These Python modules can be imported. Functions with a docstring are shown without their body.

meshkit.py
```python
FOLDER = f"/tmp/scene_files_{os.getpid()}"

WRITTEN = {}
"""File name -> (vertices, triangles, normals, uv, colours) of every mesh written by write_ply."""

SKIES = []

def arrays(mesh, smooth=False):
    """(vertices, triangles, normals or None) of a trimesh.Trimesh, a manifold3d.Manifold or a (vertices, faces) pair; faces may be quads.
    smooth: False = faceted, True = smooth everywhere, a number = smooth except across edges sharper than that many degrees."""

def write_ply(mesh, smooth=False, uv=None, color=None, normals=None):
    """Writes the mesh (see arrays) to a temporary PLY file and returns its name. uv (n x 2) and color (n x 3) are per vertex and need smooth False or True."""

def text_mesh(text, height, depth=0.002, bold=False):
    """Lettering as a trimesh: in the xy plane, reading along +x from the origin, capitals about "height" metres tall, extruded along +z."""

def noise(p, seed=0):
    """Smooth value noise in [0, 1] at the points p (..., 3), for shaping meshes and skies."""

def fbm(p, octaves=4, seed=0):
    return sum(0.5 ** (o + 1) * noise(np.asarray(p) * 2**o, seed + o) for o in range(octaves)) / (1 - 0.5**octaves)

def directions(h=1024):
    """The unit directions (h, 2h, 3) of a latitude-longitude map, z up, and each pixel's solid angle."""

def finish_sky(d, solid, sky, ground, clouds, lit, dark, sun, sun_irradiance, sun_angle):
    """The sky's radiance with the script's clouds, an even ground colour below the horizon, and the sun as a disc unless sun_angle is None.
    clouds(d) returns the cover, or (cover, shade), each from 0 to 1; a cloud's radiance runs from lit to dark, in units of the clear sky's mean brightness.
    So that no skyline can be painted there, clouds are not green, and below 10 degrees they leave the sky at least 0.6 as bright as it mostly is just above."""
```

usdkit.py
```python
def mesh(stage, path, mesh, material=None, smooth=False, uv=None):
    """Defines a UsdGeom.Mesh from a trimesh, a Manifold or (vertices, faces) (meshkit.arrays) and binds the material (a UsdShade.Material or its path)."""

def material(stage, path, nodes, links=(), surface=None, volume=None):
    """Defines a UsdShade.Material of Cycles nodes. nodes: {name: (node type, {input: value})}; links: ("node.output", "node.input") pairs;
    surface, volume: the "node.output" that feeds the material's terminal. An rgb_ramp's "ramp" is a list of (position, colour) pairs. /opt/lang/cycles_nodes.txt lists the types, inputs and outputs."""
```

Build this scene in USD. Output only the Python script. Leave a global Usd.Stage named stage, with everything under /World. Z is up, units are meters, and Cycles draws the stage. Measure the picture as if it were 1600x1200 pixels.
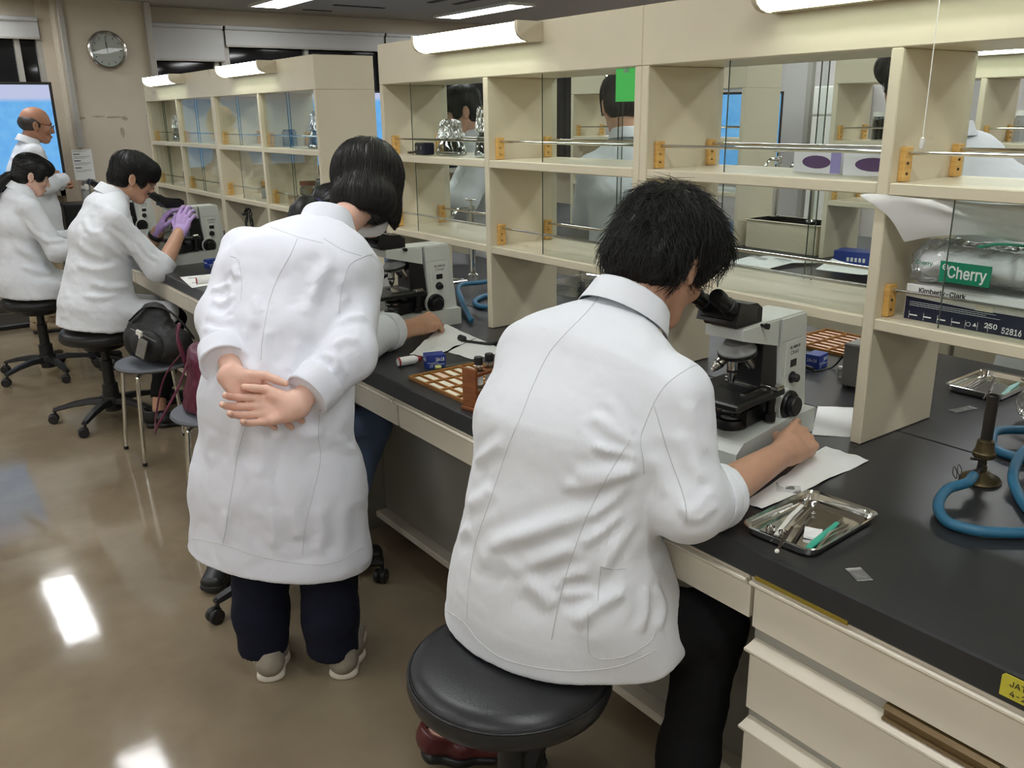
import math, random
import numpy as np, trimesh, manifold3d as m3, usdkit, meshkit
from pxr import Usd, UsdGeom, UsdShade, Gf, Sdf, Vt
from shapely.geometry import Polygon
stage = Usd.Stage.CreateInMemory()
UsdGeom.SetStageUpAxis(stage, 'Z'); UsdGeom.SetStageMetersPerUnit(stage, 1.0)
stage.SetDefaultPrim(UsdGeom.Xform.Define(stage, '/World').GetPrim())
# ---------------------------------------------------------------- camera, night sky, exposure
FPX, YAW, PITCH, ROLL, EYE = 1364.3, 0.62834, 0.30002, -0.014456, 1.5648
EXPOSURE = 0.2
def cam_axes():
    cy, sy, cp, sp = math.cos(YAW), math.sin(YAW), math.cos(PITCH), math.sin(PITCH)
    f = np.array([sy*cp, cy*cp, -sp]); r = np.array([cy, -sy, 0.0]); u = np.cross(r, f)
    c, s = math.cos(ROLL), math.sin(ROLL)
    return r*c + u*s, -r*s + u*c, f
cr, cu, cf = cam_axes()
cam = UsdGeom.Camera.Define(stage, '/World/camera')
cam.AddTransformOp().Set(Gf.Matrix4d(*cr, 0, *cu, 0, *(-cf), 0, 0, 0, EYE, 1))
cam.CreateHorizontalApertureAttr(36.0); cam.CreateVerticalApertureAttr(27.0)
cam.CreateFocalLengthAttr(FPX/1600*36.0); cam.CreateClippingRangeAttr(Gf.Vec2f(0.05, 200))
cam.CreateExposureAttr(EXPOSURE)
dome = stage.DefinePrim('/World/night_sky', 'DomeLight')
dome.CreateAttribute('inputs:color', Sdf.ValueTypeNames.Color3f).Set(Gf.Vec3f(0.02, 0.025, 0.04))
dome.CreateAttribute('inputs:intensity', Sdf.ValueTypeNames.Float).Set(0.25)
CEILING_LAMP = (0.97, 0.99, 1.0); CEILING_POWER = 13.0
SHELF_LAMP = (0.88, 1.0, 0.84); SHELF_POWER = 6.5

# ---------------------------------------------------------------- helpers: prims
used_names = {}
def numbered(parent, name):
    k = (parent, name); n = used_names.get(k, 0); used_names[k] = n+1
    return name if n == 0 else '%s_%03d' % (name, n)
def path_of(p): return '/World' if p is None else str(p.GetPath())
def setdata(prim, **kw):
    for k, v in kw.items():
        if v: prim.SetCustomDataByKey(k, v)
def thing(name, label, cat, loc=(0, 0, 0), rotz=0, group=None):
    x = UsdGeom.Xform.Define(stage, '/World/' + numbered('/World', name))
    x.AddTranslateOp().Set(Gf.Vec3d(*map(float, loc))); x.AddRotateZOp().Set(float(rotz))
    setdata(x.GetPrim(), label=label, category=cat, group=group)
    return x.GetPrim()
def xf(parent, name):
    return UsdGeom.Xform.Define(stage, path_of(parent) + '/' + numbered(path_of(parent), name)).GetPrim()
def obj(name, mesh, mt, parent=None, smooth=35, label=None, cat=None, group=None, kind=None):
    pp = path_of(parent)
    m = usdkit.mesh(stage, pp + '/' + numbered(pp, name), mesh, mt, smooth).GetPrim()
    setdata(m, label=label, category=cat, group=group, kind=kind)
    return m
def struct(name, mesh, mt, parent=None, smooth=False):
    return obj(name, mesh, mt, parent, smooth, kind=None if parent else 'structure')
def dup(root, label=None, loc=(0, 0, 0), rotz=0, group=None, name=None):
    was = root.GetCustomData()
    r = thing(name or root.GetName().rstrip('0123456789_'), label or was['label'], was['category'], loc, rotz, group or was.get('group'))
    r.GetReferences().AddInternalReference(root.GetPath()); r.SetInstanceable(True)
    return r
def px3(x, y, X=None, Y=None, Z=None):
    d = cf*FPX + cr*(x-800) - cu*(y-600)
    t = X/d[0] if X is not None else (Y/d[1] if Y is not None else (Z-EYE)/d[2])
    return np.array([0, 0, EYE]) + d*t
def pray(x, y):
    d = cf*FPX + cr*(x-800) - cu*(y-600); return d/np.linalg.norm(d)

# ---------------------------------------------------------------- helpers: materials
def srgb(*c): return tuple(((x/255.0+0.055)/1.055)**2.4 if x > 10 else x/255.0/12.92 for x in c)
def mat(name, col, rough=0.5, metal=0.0, var=0.0, vscale=8.0, bump=0.0, bscale=60.0, stretch=(1, 1, 1), col2=None, **kw):
    n = {'p': ('principled_bsdf', dict(base_color=col, roughness=rough, metallic=metal, **kw))}; L = []
    if var or col2 is not None or bump:
        n['g'] = ('geometry', {}); n['m'] = ('mapping', {'scale': stretch}); L.append(('g.position', 'm.vector'))
    if var or col2 is not None:
        c2 = col2 if col2 is not None else tuple(c*(1-var) for c in col)
        n['n'] = ('noise_texture', {'scale': vscale, 'detail': 4.0, 'roughness': 0.6})
        n['r'] = ('rgb_ramp', {'ramp': [(0.35, c2), (0.65, col)]})
        L += [('m.vector', 'n.vector'), ('n.fac', 'r.fac'), ('r.color', 'p.base_color')]
    if bump:
        n['b'] = ('noise_texture', {'scale': bscale, 'detail': 3.0}); n['bp'] = ('bump', {'strength': bump, 'distance': 0.004})
        L += [('m.vector', 'b.vector'), ('b.fac', 'bp.height'), ('bp.normal', 'p.normal')]
    return usdkit.material(stage, '/World/Looks/' + name, n, L, 'p.BSDF')
def emat(name, col, s):
    return usdkit.material(stage, '/World/Looks/' + name, {'e': ('emission', {'color': col, 'strength': s})}, [], 'e.emission')
def glassmat(name, tint=(0.93, 0.96, 0.94), rough=0.0, ior=1.5):
    return usdkit.material(stage, '/World/Looks/' + name, {
        'f0': ('fresnel', {'IOR': ior}), 'ge': ('geometry', {}), 'iv': ('math', {'math_type': 'subtract', 'value1': 1.0}), 'f': ('math', {'math_type': 'multiply'}), 't': ('transparent_bsdf', {'color': tint}),
        'g': ('glossy_bsdf', {'color': (1, 1, 1), 'roughness': rough}), 'x': ('mix_closure', {})},
        [('f0.fac', 'f.value1'), ('ge.backfacing', 'iv.value2'), ('iv.value', 'f.value2'), ('f.value', 'x.fac'), ('t.BSDF', 'x.closure1'), ('g.BSDF', 'x.closure2')], 'x.closure')

# ---------------------------------------------------------------- helpers: meshes
def cat(ms):
    vs, fs, o = [], [], 0
    for m in ms:
        v, f = (m.vertices, m.faces) if hasattr(m, 'faces') else m
        v = np.asarray(v, float); f = np.asarray(f, int)
        if f.shape[1] == 4: f = np.vstack([f[:, [0, 1, 2]], f[:, [0, 2, 3]]])
        vs.append(v); fs.append(f+o); o += len(v)
    return trimesh.Trimesh(np.vstack(vs), np.vstack(fs), process=False)
def box(x0, x1, y0, y1, z0, z1, b=0.0):
    x0, x1 = min(x0, x1), max(x0, x1); y0, y1 = min(y0, y1), max(y0, y1); z0, z1 = min(z0, z1), max(z0, z1)
    if b <= 0:
        m = trimesh.creation.box([x1-x0, y1-y0, z1-z0]); m.apply_translation([(x0+x1)/2, (y0+y1)/2, (z0+z1)/2]); return m
    b = min(b, (x1-x0)*.45, (y1-y0)*.45, (z1-z0)*.45)
    c = np.array([(x0+x1)/2, (y0+y1)/2, (z0+z1)/2]); h = np.array([(x1-x0)/2, (y1-y0)/2, (z1-z0)/2])
    pts = []
    for sx in (-1, 1):
        for sy in (-1, 1):
            for sz in (-1, 1):
                s = np.array([sx, sy, sz])
                for k in range(3):
                    p = h-b; p = p.copy(); p[k] = h[k]; pts.append(c+s*p)
    return trimesh.Trimesh(np.array(pts), trimesh.convex.convex_hull(np.array(pts)).faces) if False else trimesh.convex.convex_hull(np.array(pts))
def place(m, loc=(0, 0, 0), rz=0, rx=0, ry=0, s=1.0):
    m = m.copy(); T = trimesh.transformations
    M = T.rotation_matrix(math.radians(rz), [0, 0, 1]) @ T.rotation_matrix(math.radians(ry), [0, 1, 0]) @ T.rotation_matrix(math.radians(rx), [1, 0, 0])
    m.apply_scale(s); m.apply_transform(M); m.apply_translation(loc); return m
def smooth_path(pts, n=8):
    p = np.asarray(pts, float)
    if len(p) < 3: return p
    q = np.vstack([2*p[0]-p[1], p, 2*p[-1]-p[-2]]); out = []
    for i in range(1, len(q)-2):
        for t in np.linspace(0, 1, n, endpoint=False):
            a, b, c, d = q[i-1], q[i], q[i+1], q[i+2]
            out.append(0.5*((2*b)+(-a+c)*t+(2*a-5*b+4*c-d)*t*t+(-a+3*b-3*c+d)*t**3))
    out.append(p[-1]); return np.array(out)
def frames(p):
    d = np.gradient(p, axis=0); d /= np.maximum(np.linalg.norm(d, axis=1, keepdims=True), 1e-9)
    a = np.zeros_like(p); ref = np.array([0, 0, 1.0]) if abs(d[0][2]) < .9 else np.array([1.0, 0, 0])
    for i in range(len(p)):
        ref = ref - d[i]*(ref@d[i]); ref /= np.linalg.norm(ref); a[i] = ref
    return d, a, np.cross(d, a)
def tube(pts, r, sides=8, cap=True, smooth_n=0, squash=1.0):
    p = smooth_path(pts, smooth_n) if smooth_n else np.asarray(pts, float)
    d, a, b = frames(p); r = np.asarray(r, float)
    if r.ndim and len(r) != len(p): r = np.interp(np.linspace(0, 1, len(p)), np.linspace(0, 1, len(r)), r)
    r = np.broadcast_to(r, (len(p),)); ang = np.arange(sides)/sides*2*np.pi
    v = p[:, None]+r[:, None, None]*(np.cos(ang)[None, :, None]*a[:, None]*squash+np.sin(ang)[None, :, None]*b[:, None])
    n = len(p); i, j = np.meshgrid(np.arange(n-1), np.arange(sides), indexing='ij')
    q = np.stack([i*sides+j, i*sides+(j+1) % sides, (i+1)*sides+(j+1) % sides, (i+1)*sides+j], -1).reshape(-1, 4)
    f = np.vstack([q[:, [0, 1, 2]], q[:, [0, 2, 3]]]); v = v.reshape(-1, 3)
    if cap:
        v = np.vstack([v, p[:1], p[-1:]]); k = np.arange(sides)
        f = np.vstack([f, np.stack([np.full(sides, n*sides), (k+1) % sides, k], 1), np.stack([np.full(sides, n*sides+1), (n-1)*sides+k, (n-1)*sides+(k+1) % sides], 1)])
    return trimesh.Trimesh(v, f, process=False)
def lathe(prof, n=24, loc=(0, 0, 0), axis='z'):
    prof = np.asarray(prof, float); ang = np.arange(n)/n*2*np.pi
    v = np.stack([prof[:, 0, None]*np.cos(ang), prof[:, 0, None]*np.sin(ang), np.broadcast_to(prof[:, 1, None], (len(prof), n))], -1).reshape(-1, 3)
    k = len(prof); i, j = np.meshgrid(np.arange(k-1), np.arange(n), indexing='ij')
    q = np.stack([i*n+j, i*n+(j+1) % n, (i+1)*n+(j+1) % n, (i+1)*n+j], -1).reshape(-1, 4)
    m = trimesh.Trimesh(v, np.vstack([q[:, [0, 1, 2]], q[:, [0, 2, 3]]]), process=False)
    m.merge_vertices(); m.update_faces(m.nondegenerate_faces())
    if axis == 'x': m.vertices = m.vertices[:, [2, 0, 1]]
    if axis == 'y': m.vertices = m.vertices[:, [1, 2, 0]]
    m.apply_translation(loc); return m
def align(m, a, b):
    """moves a mesh built along +z from the origin so that it starts at a and points to b"""
    a = np.asarray(a, float); d = np.asarray(b, float)-a; d /= np.linalg.norm(d)
    m = m.copy(); m.apply_transform(trimesh.geometry.align_vectors([0, 0, 1], d)); m.apply_translation(a); return m
def rod(a, b, r, n=12): return tube([a, b], r, n)
def prism(pts, d0, d1, plane='xz'):
    """polygon in a plane, extruded along the third axis from d0 to d1"""
    m = trimesh.creation.extrude_polygon(Polygon(pts), d1-d0, engine='earcut'); v = np.array(m.vertices); v[:, 2] += d0
    if plane == 'xz': v = v[:, [0, 2, 1]]; m = trimesh.Trimesh(v, m.faces[:, ::-1], process=False)
    elif plane == 'yz': v = v[:, [2, 0, 1]]; m = trimesh.Trimesh(v, m.faces, process=False)
    else: m = trimesh.Trimesh(v, m.faces, process=False)
    return m
def grid_sheet(P, th=0.0006):
    """a sheet of paper or cloth: a (n, m, 3) grid of points with a thickness"""
    P = np.asarray(P, float); n, m = P.shape[:2]
    du = np.gradient(P, axis=0); dv = np.gradient(P, axis=1); N = np.cross(du, dv); N /= np.maximum(np.linalg.norm(N, axis=-1, keepdims=True), 1e-12)
    v = np.vstack([(P+N*th/2).reshape(-1, 3), (P-N*th/2).reshape(-1, 3)]); o = n*m
    i, j = np.meshgrid(np.arange(n-1), np.arange(m-1), indexing='ij')
    q = np.stack([i*m+j, (i+1)*m+j, (i+1)*m+j+1, i*m+j+1], -1).reshape(-1, 4)
    rim = np.concatenate([np.arange(m), np.arange(1, n)*m+m-1, (n-1)*m+np.arange(m-2, -1, -1), np.arange(n-2, 0, -1)*m]); nx = np.roll(rim, -1)
    return cat([(v, np.vstack([q, q[:, ::-1]+o, np.stack([rim, nx, nx+o, rim+o], 1)]))])
def text(s, h, loc, right, up, depth=0.0004, bold=False, width=None, center=False):
    m = meshkit.text_mesh(s, h, depth, bold); v = np.array(m.vertices)
    w = v[:, 0].max()-v[:, 0].min(); v[:, 0] -= v[:, 0].min()
    if width: v[:, 0] *= width/w; w = width
    if center: v[:, 0] -= w/2
    r = np.array(right, float); r /= np.linalg.norm(r); u = np.array(up, float); u -= r*(u@r); u /= np.linalg.norm(u); n = np.cross(r, u)
    return trimesh.Trimesh(np.array(loc)+v[:, :1]*r+v[:, 1:2]*u+v[:, 2:3]*n, m.faces, process=False)
# ---------------------------------------------------------------- materials
CREAM = srgb(216, 206, 180)
M = {}
M['cream'] = mat('cream_laminate', CREAM, .38, var=.05, vscale=2.5)
M['cream_edge'] = mat('cream_edge', srgb(236, 228, 206), .35)
M['drawer'] = mat('drawer_front', srgb(230, 222, 204), .42, var=.05, vscale=3)
M['drawer_lip'] = mat('drawer_lip', srgb(216, 206, 188), .35, var=.12, vscale=14)
M['knee_panel'] = mat('knee_panel', srgb(158, 156, 146), .5, var=.06, vscale=3)
M['worktop'] = mat('black_worktop', srgb(46, 47, 49), .33, var=.25, vscale=3.0)
M['dark'] = mat('dark_recess', (.012, .012, .013), .6)
M['bronze'] = mat('bronze_pull', srgb(112, 92, 60), .4, .3)
M['wood'] = mat('varnished_wood', srgb(224, 182, 108), .4, col2=srgb(206, 158, 82), vscale=20, stretch=(1, 1, 6))
M['steel'] = mat('polished_steel', srgb(205, 203, 198), .16, 1.0)
M['chrome'] = mat('chrome', srgb(225, 225, 222), .08, 1.0)
M['glass'] = glassmat('window_glass', (.93, .95, .94), ior=1.27)
M['glass_edge'] = mat('glass_edge', srgb(84, 94, 82), .6, specular_ior_level=.15)
M['wall'] = mat('wall_paint', srgb(204, 194, 176), .7, col2=srgb(192, 180, 160), vscale=1.3, bump=.15, bscale=90)
M['wall_grey'] = mat('wall_paint_grey', srgb(204, 198, 196), .7, var=.05, vscale=1.5)
M['stain'] = mat('plaster_scuff', srgb(168, 156, 136), .8, var=.15, vscale=40)
M['ceiling'] = mat('ceiling_board', srgb(172, 168, 162), .8, bump=.2, bscale=120)
M['slot'] = mat('ceiling_slot', (.05, .048, .045), .7)
M['frame'] = mat('window_frame', srgb(170, 166, 158), .45)
M['frame_dark'] = mat('window_frame_dark', srgb(70, 66, 60), .45)
M['pane'] = mat('night_pane', (.012, .012, .014), .04, specular_ior_level=.5)
M['blind'] = mat('roller_blind', srgb(190, 190, 188), .75, var=.04, vscale=3)
M['white_plastic'] = mat('white_plastic', srgb(232, 230, 222), .4)
M['grey_plastic'] = mat('grey_plastic', srgb(120, 118, 112), .45)
M['black_plastic'] = mat('black_plastic', (.012, .012, .013), .42)
M['paper'] = mat('white_paper', srgb(240, 241, 238), .75)
M['ink'] = mat('black_ink', (.015, .015, .018), .6)
M['ceil_lamp'] = emat('ceiling_lamp_glow', CEILING_LAMP, CEILING_POWER)
M['shelf_lamp'] = emat('shelf_lamp_glow', SHELF_LAMP, SHELF_POWER)
M['lamp_body'] = mat('lamp_housing', srgb(214, 204, 178), .4)
def floor_material():
    return usdkit.material(stage, '/World/Looks/vinyl_floor', {
        'g': ('geometry', {}), 'n': ('noise_texture', {'scale': 1.6, 'detail': 5.0, 'roughness': .6}),
        'r': ('rgb_ramp', {'ramp': [(.3, srgb(122, 108, 88)), (.5, srgb(136, 122, 100)), (.7, srgb(150, 136, 112))]}),
        'n2': ('noise_texture', {'scale': 3.0, 'detail': 3.0}), 'b': ('bump', {'strength': .05, 'distance': .01}),
        'n3': ('noise_texture', {'scale': 5.0, 'detail': 6.0}), 'rr': ('map_range', {'from_min': .3, 'from_max': .7, 'to_min': .05, 'to_max': .12}),
        'p': ('principled_bsdf', {'roughness': .15, 'specular_ior_level': .55})},
        [('g.position', 'n.vector'), ('g.position', 'n2.vector'), ('g.position', 'n3.vector'), ('n.fac', 'r.fac'), ('r.color', 'p.base_color'),
         ('n3.fac', 'rr.value'), ('rr.result', 'p.roughness'), ('n2.fac', 'b.height'), ('b.normal', 'p.normal')], 'p.BSDF')
M['floor'] = floor_material()

# ---------------------------------------------------------------- room shell
X0, X1, Y0, Y1, ZC = -3.4, 7.2, -3.6, 8.5, 2.5
struct('floor', box(X0-.2, X1+.2, Y0-.2, Y1+.3, -.12, 0), M['floor'])
struct('ceiling', box(X0-.2, X1+.2, Y0-.2, Y1+.3, ZC, ZC+.12), M['ceiling'])
struct('wall_left', box(X0-.15, X0, Y0, Y1, 0, ZC), M['wall'])
struct('wall_back', box(X0, X1, Y0-.15, Y0, 0, ZC), M['wall'])
struct('wall_right', box(X1, X1+.15, Y0, Y1, 0, ZC), M['wall_grey'])
# far wall: band above the windows, sill wall below, column with the clock
SILL = .95
struct('wall_far', cat([box(X0, X1, Y1+.06, Y1+.25, 0, SILL), box(X0, X1, Y1-.02, Y1+.25, 2.36, ZC), box(X0, -2.6, Y1+.06, Y1+.25, SILL, 2.36)]), M['wall'])
wc = struct('wall_column', cat([box(1.51, 2.20, 8.20, Y1+.06, 0, ZC), box(1.42, 1.52, 8.40, Y1+.06, 0, ZC), box(2.19, 2.25, 8.40, Y1+.06, 0, ZC)]), M['wall'])
rng = np.random.default_rng(5)
def blot(cx, cz, w, h, n=14):
    a = np.linspace(0, 2*np.pi, n, endpoint=False); r = .55+.45*rng.random(n)
    return prism(np.stack([cx+np.cos(a)*w*r, cz+np.sin(a)*h*r], 1), 8.1985, 8.2001, 'xz')
struct('scuff_mark', cat([blot(1.84, 1.585, .08, .010), blot(1.72, 1.592, .06, .008), blot(1.93, 1.575, .03, .025), blot(2.14, 1.59, .035, .04), blot(1.47+.12, 1.58, .05, .012), blot(1.9, 1.46, .02, .05)]), M['stain'], wc)
struct('trim_1', cat([box(1.53, 1.575, 8.165, 8.20, 1.34, ZC, .006)]), M['frame'])
struct('trim_2', cat([box(2.19, 2.24, 8.15, 8.2, 0, ZC, .006)]), M['frame'])
struct('baseboard_far', box(X0, X1, 8.44, Y1+.06, 0, .08), M['frame_dark'])
struct('baseboard_left', box(X0, X0+.02, Y0, Y1, 0, .08), M['frame_dark'])
# windows: frames, night panes, blinds
def window(n, xa, xb, blind_z, bars=()):
    w = UsdGeom.Xform.Define(stage, '/World/window_%d' % n).GetPrim(); setdata(w, kind='structure')
    obj('window_frame', cat([box(xa, xa+.04, 8.40, 8.52, SILL, 2.36), box(xb-.04, xb, 8.40, 8.52, SILL, 2.36), box(xa, xb, 8.40, 8.52, SILL, SILL+.05), box(xa, xb, 8.40, 8.52, 2.32, 2.36)]+[box(b-.02, b+.02, 8.41, 8.5, SILL, 2.33) for b in bars]), M['frame'], w, False)
    xs = [xa+.04]+list(bars)+[xb-.04]
    for a, b in zip(xs[:-1], xs[1:]): obj('pane', box(a, b, 8.47, 8.48, SILL+.03, 2.33), M['pane'], w, False)
    bl = thing('roller_blind', ['pale grey roller blind lowered least, at the window left of the clock column', 'pale grey roller blind lowered a third, next to the right of the clock column', 'wide pale grey roller blind above the middle of the far window', 'pale grey roller blind at the right end of the far window band'][n-1], 'blind', (0, 0, 0))
    obj('fabric', box(xa+.012, xb-.012, 8.375, 8.378, blind_z, 2.35), M['blind'], bl, False)
    obj('bottom_bar', box(xa+.012, xb-.012, 8.37, 8.383, blind_z-.018, blind_z, .003), M['frame'], bl)
    obj('roller_tube', rod([xa+.012, 8.37, 2.345], [xb-.012, 8.37, 2.345], .02), M['blind'], bl)
window(1, -2.6, 1.42, 2.21, (-.9, .6, 1.24))
window(2, 2.24, 2.92, 2.07, (2.84,))
window(3, 2.92, 4.56, 2.20, (3.72,))
window(4, 4.56, X1, 2.2, (5.6, 6.5))

# ---------------------------------------------------------------- ceiling lights and slots
def ceiling_light(x, y, label, first=[None]):
    if first[0] is None:
        t = thing('ceiling_light', label, 'ceiling light', (x, y, ZC), group='fluorescent ceiling lights')
        obj('housing', cat([box(-.15, -.13, -.63, .63, -.022, 0), box(.13, .15, -.63, .63, -.022, 0), box(-.15, .15, -.63, -.61, -.022, 0), box(-.15, .15, .61, .63, -.022, 0)]), M['white_plastic'], t, False)
        obj('diffuser', box(-.13, .13, -.61, .61, -.016, -.008), M['ceil_lamp'], t, False)
        first[0] = t; return t
    return dup(first[0], label, (x, y, ZC))
k = 0
for x in (-2.7, -1.1, .80, 3.15, 5.02, 6.5):  # leftmost row is unseen fill, added to brighten the drawer fronts and foreground
    for y in (-2.0, .4, 2.5, 4.85, 7.3):
        if x == .8 and y > 7: y = 7.7
        where = {-2.7: 'added as fill along the left wall', -1.1: 'over the open floor', .8: 'over the near aisle', 3.15: 'over the middle aisle', 5.02: 'above the second bench row', 6.5: 'added as fill along the right wall'}[x]  # right wall row is added out of view to lighten the grey wall
        ceiling_light(x, y, 'fluorescent ceiling light %s, %s' % (where, {-2.0: 'hindmost behind the camera', .4: 'beside the camera', 2.5: 'third from the windows', 4.85: 'second from the windows'}.get(y, 'nearest the far windows')))
for (x, y, lx, ly, w) in ((3.9, 7.6, .5, .05, 'nearest the far windows'), (4.3, 6.6, .06, .9, 'longest, between the ceiling lights'), (3.7, 8.05, .28, .03, 'shortest, close to the far windows'), (4.55, 6.7, .05, .7, 'right of the long slot')):
    obj('ceiling_slot', box(x-lx/2, x+lx/2, y-ly/2, y+ly/2, ZC-.006, ZC), M['slot'], None, False, label='dark narrow ceiling slot, '+w, cat='ceiling vent')

# ---------------------------------------------------------------- reagent shelves on the benches
ZB, Z1, Z2, Z3, Z4, TH, DEP = .80, 1.108, 1.410, 1.686, 1.842, .027, .311
def shelf_unit(xf0, ya, yb, label, front_panes, rear=True, brackets=True, group=None, simple=False):
    """front_panes: {(bay, level): [(y0 fraction, y1 fraction), ...]}; bay 0 is the nearer one (smaller y)"""
    t = thing('reagent_shelf', label, 'shelf', (xf0, ya, ZB))
    L, D = yb-ya, DEP; z = lambda v: v-ZB; T = .028
    ym = L/2
    cols = [(0, T), (ym-T/2, ym+T/2), (L-T, L)]
    for a, b in cols: obj('upright', box(0, D, a, b, 0.0005, z(Z3), .0025), M['cream'], t)
    obj('header', box(0, D, 0, L, z(Z3), z(Z4), .003), M['cream'], t)
    bays = [(T, ym-T/2), (ym+T/2, L-T)]
    for a, b in bays:
        for lv, zz in enumerate((Z1, Z2)):
            obj('shelf_board', box(.0015, D-.0015, a, b, z(zz)-TH, z(zz), .0025), M['cream'], t)
    for bi, (a, b) in enumerate(bays):
        for lv, (za, zb) in enumerate(((Z1, Z2-TH), (Z2, Z3))):
            def pane(x, ya_, yb_):
                p = obj('glass_pane', box(x, x+.004, ya_+.002, yb_-.002, z(za)+.002, z(zb)-.001), M['glass'], t, False)
                obj('pane_edge', cat([box(x, x+.003, e-.0009, e+.0009, z(za)+.002, z(zb)-.001) for e in (ya_, yb_) if a+.004 < e < b-.004] or [box(x, x+.004, ya_+.002, ya_+.003, z(za)+.002, z(zb)-.001)]), M['glass_edge'], p, False)
            for i, (f0, f1) in enumerate(front_panes.get((bi, lv), ())): pane(.012+.008*i, a+(b-a)*f0, a+(b-a)*f1)
            if rear:
                for i, (f0, f1) in enumerate(((0, .52), (.48, 1))): pane(D-.02-.008*i, a+(b-a)*f0, a+(b-a)*f1)
            if brackets:
                for xx in (.045, D-.05):
                    r = obj('rail', rod([xx, a+.004, z(za)+.062], [xx, b-.004, z(za)+.062], .0045, 10), M['steel'], t)
                    for yy, s in ((a, 1), (b, -1)):
                        br = obj('rail_bracket', box(xx-.016, xx+.016, yy, yy+s*.014, z(za)+.001, z(za)+.075, .002), M['wood'], t)
                        obj('screw', cat([lathe([(0, .0008), (.003, .0006), (.003, -.002)], 8, axis='y').apply_translation([xx-.004, yy+s*.0142, z(za)+h]) for h in (.018, .04)]), M['dark'], br)
    return t
# near row, front face towards the camera
XS = 1.809
half = [(0, .53)]; two = [(0, .51), (.49, 1)]
shelf_unit(XS, .340, 1.857, 'cream reagent shelf nearest the camera, holding the plastic-wrapped paper pack', {(0, 0): [(0, .8)], (0, 1): [], (1, 0): [(.0, .62)], (1, 1): [(0, .62)]})
shelf_unit(XS, 1.857, 3.392, 'cream reagent shelf in the middle of the near bench, with green paper on its glass', {(0, 0): [(0, .60)], (0, 1): [(0, .60)], (1, 0): [(0, .70)], (1, 1): [(0, .72)]})
shelf_unit(XS, 4.022, 5.512, 'cream reagent shelf beyond the sink gap, with foil-topped flasks and jars', {(0, 0): two, (0, 1): two, (1, 0): [(0, .55)], (1, 1): two})
shelf_unit(XS, 5.515, 7.005, 'cream reagent shelf at the far end of the near bench beside the column', {(0, 0): two, (0, 1): two, (1, 0): two, (1, 1): two})
XR = 4.10
shelf_unit(XR, 1.30, 2.82, 'cream reagent shelf of the second bench row, seen through the nearest glass', {(1, 0): half, (1, 1): half}, rear=False)
shelf_unit(XR, 3.38, 4.90, 'cream reagent shelf of the second bench row, beyond its sink gap', {(0, 0): half}, rear=False)
shelf_unit(XR, -.25, 1.27, 'cream reagent shelf of the second bench row, closest to the back of the room', {}, rear=False)

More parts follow.
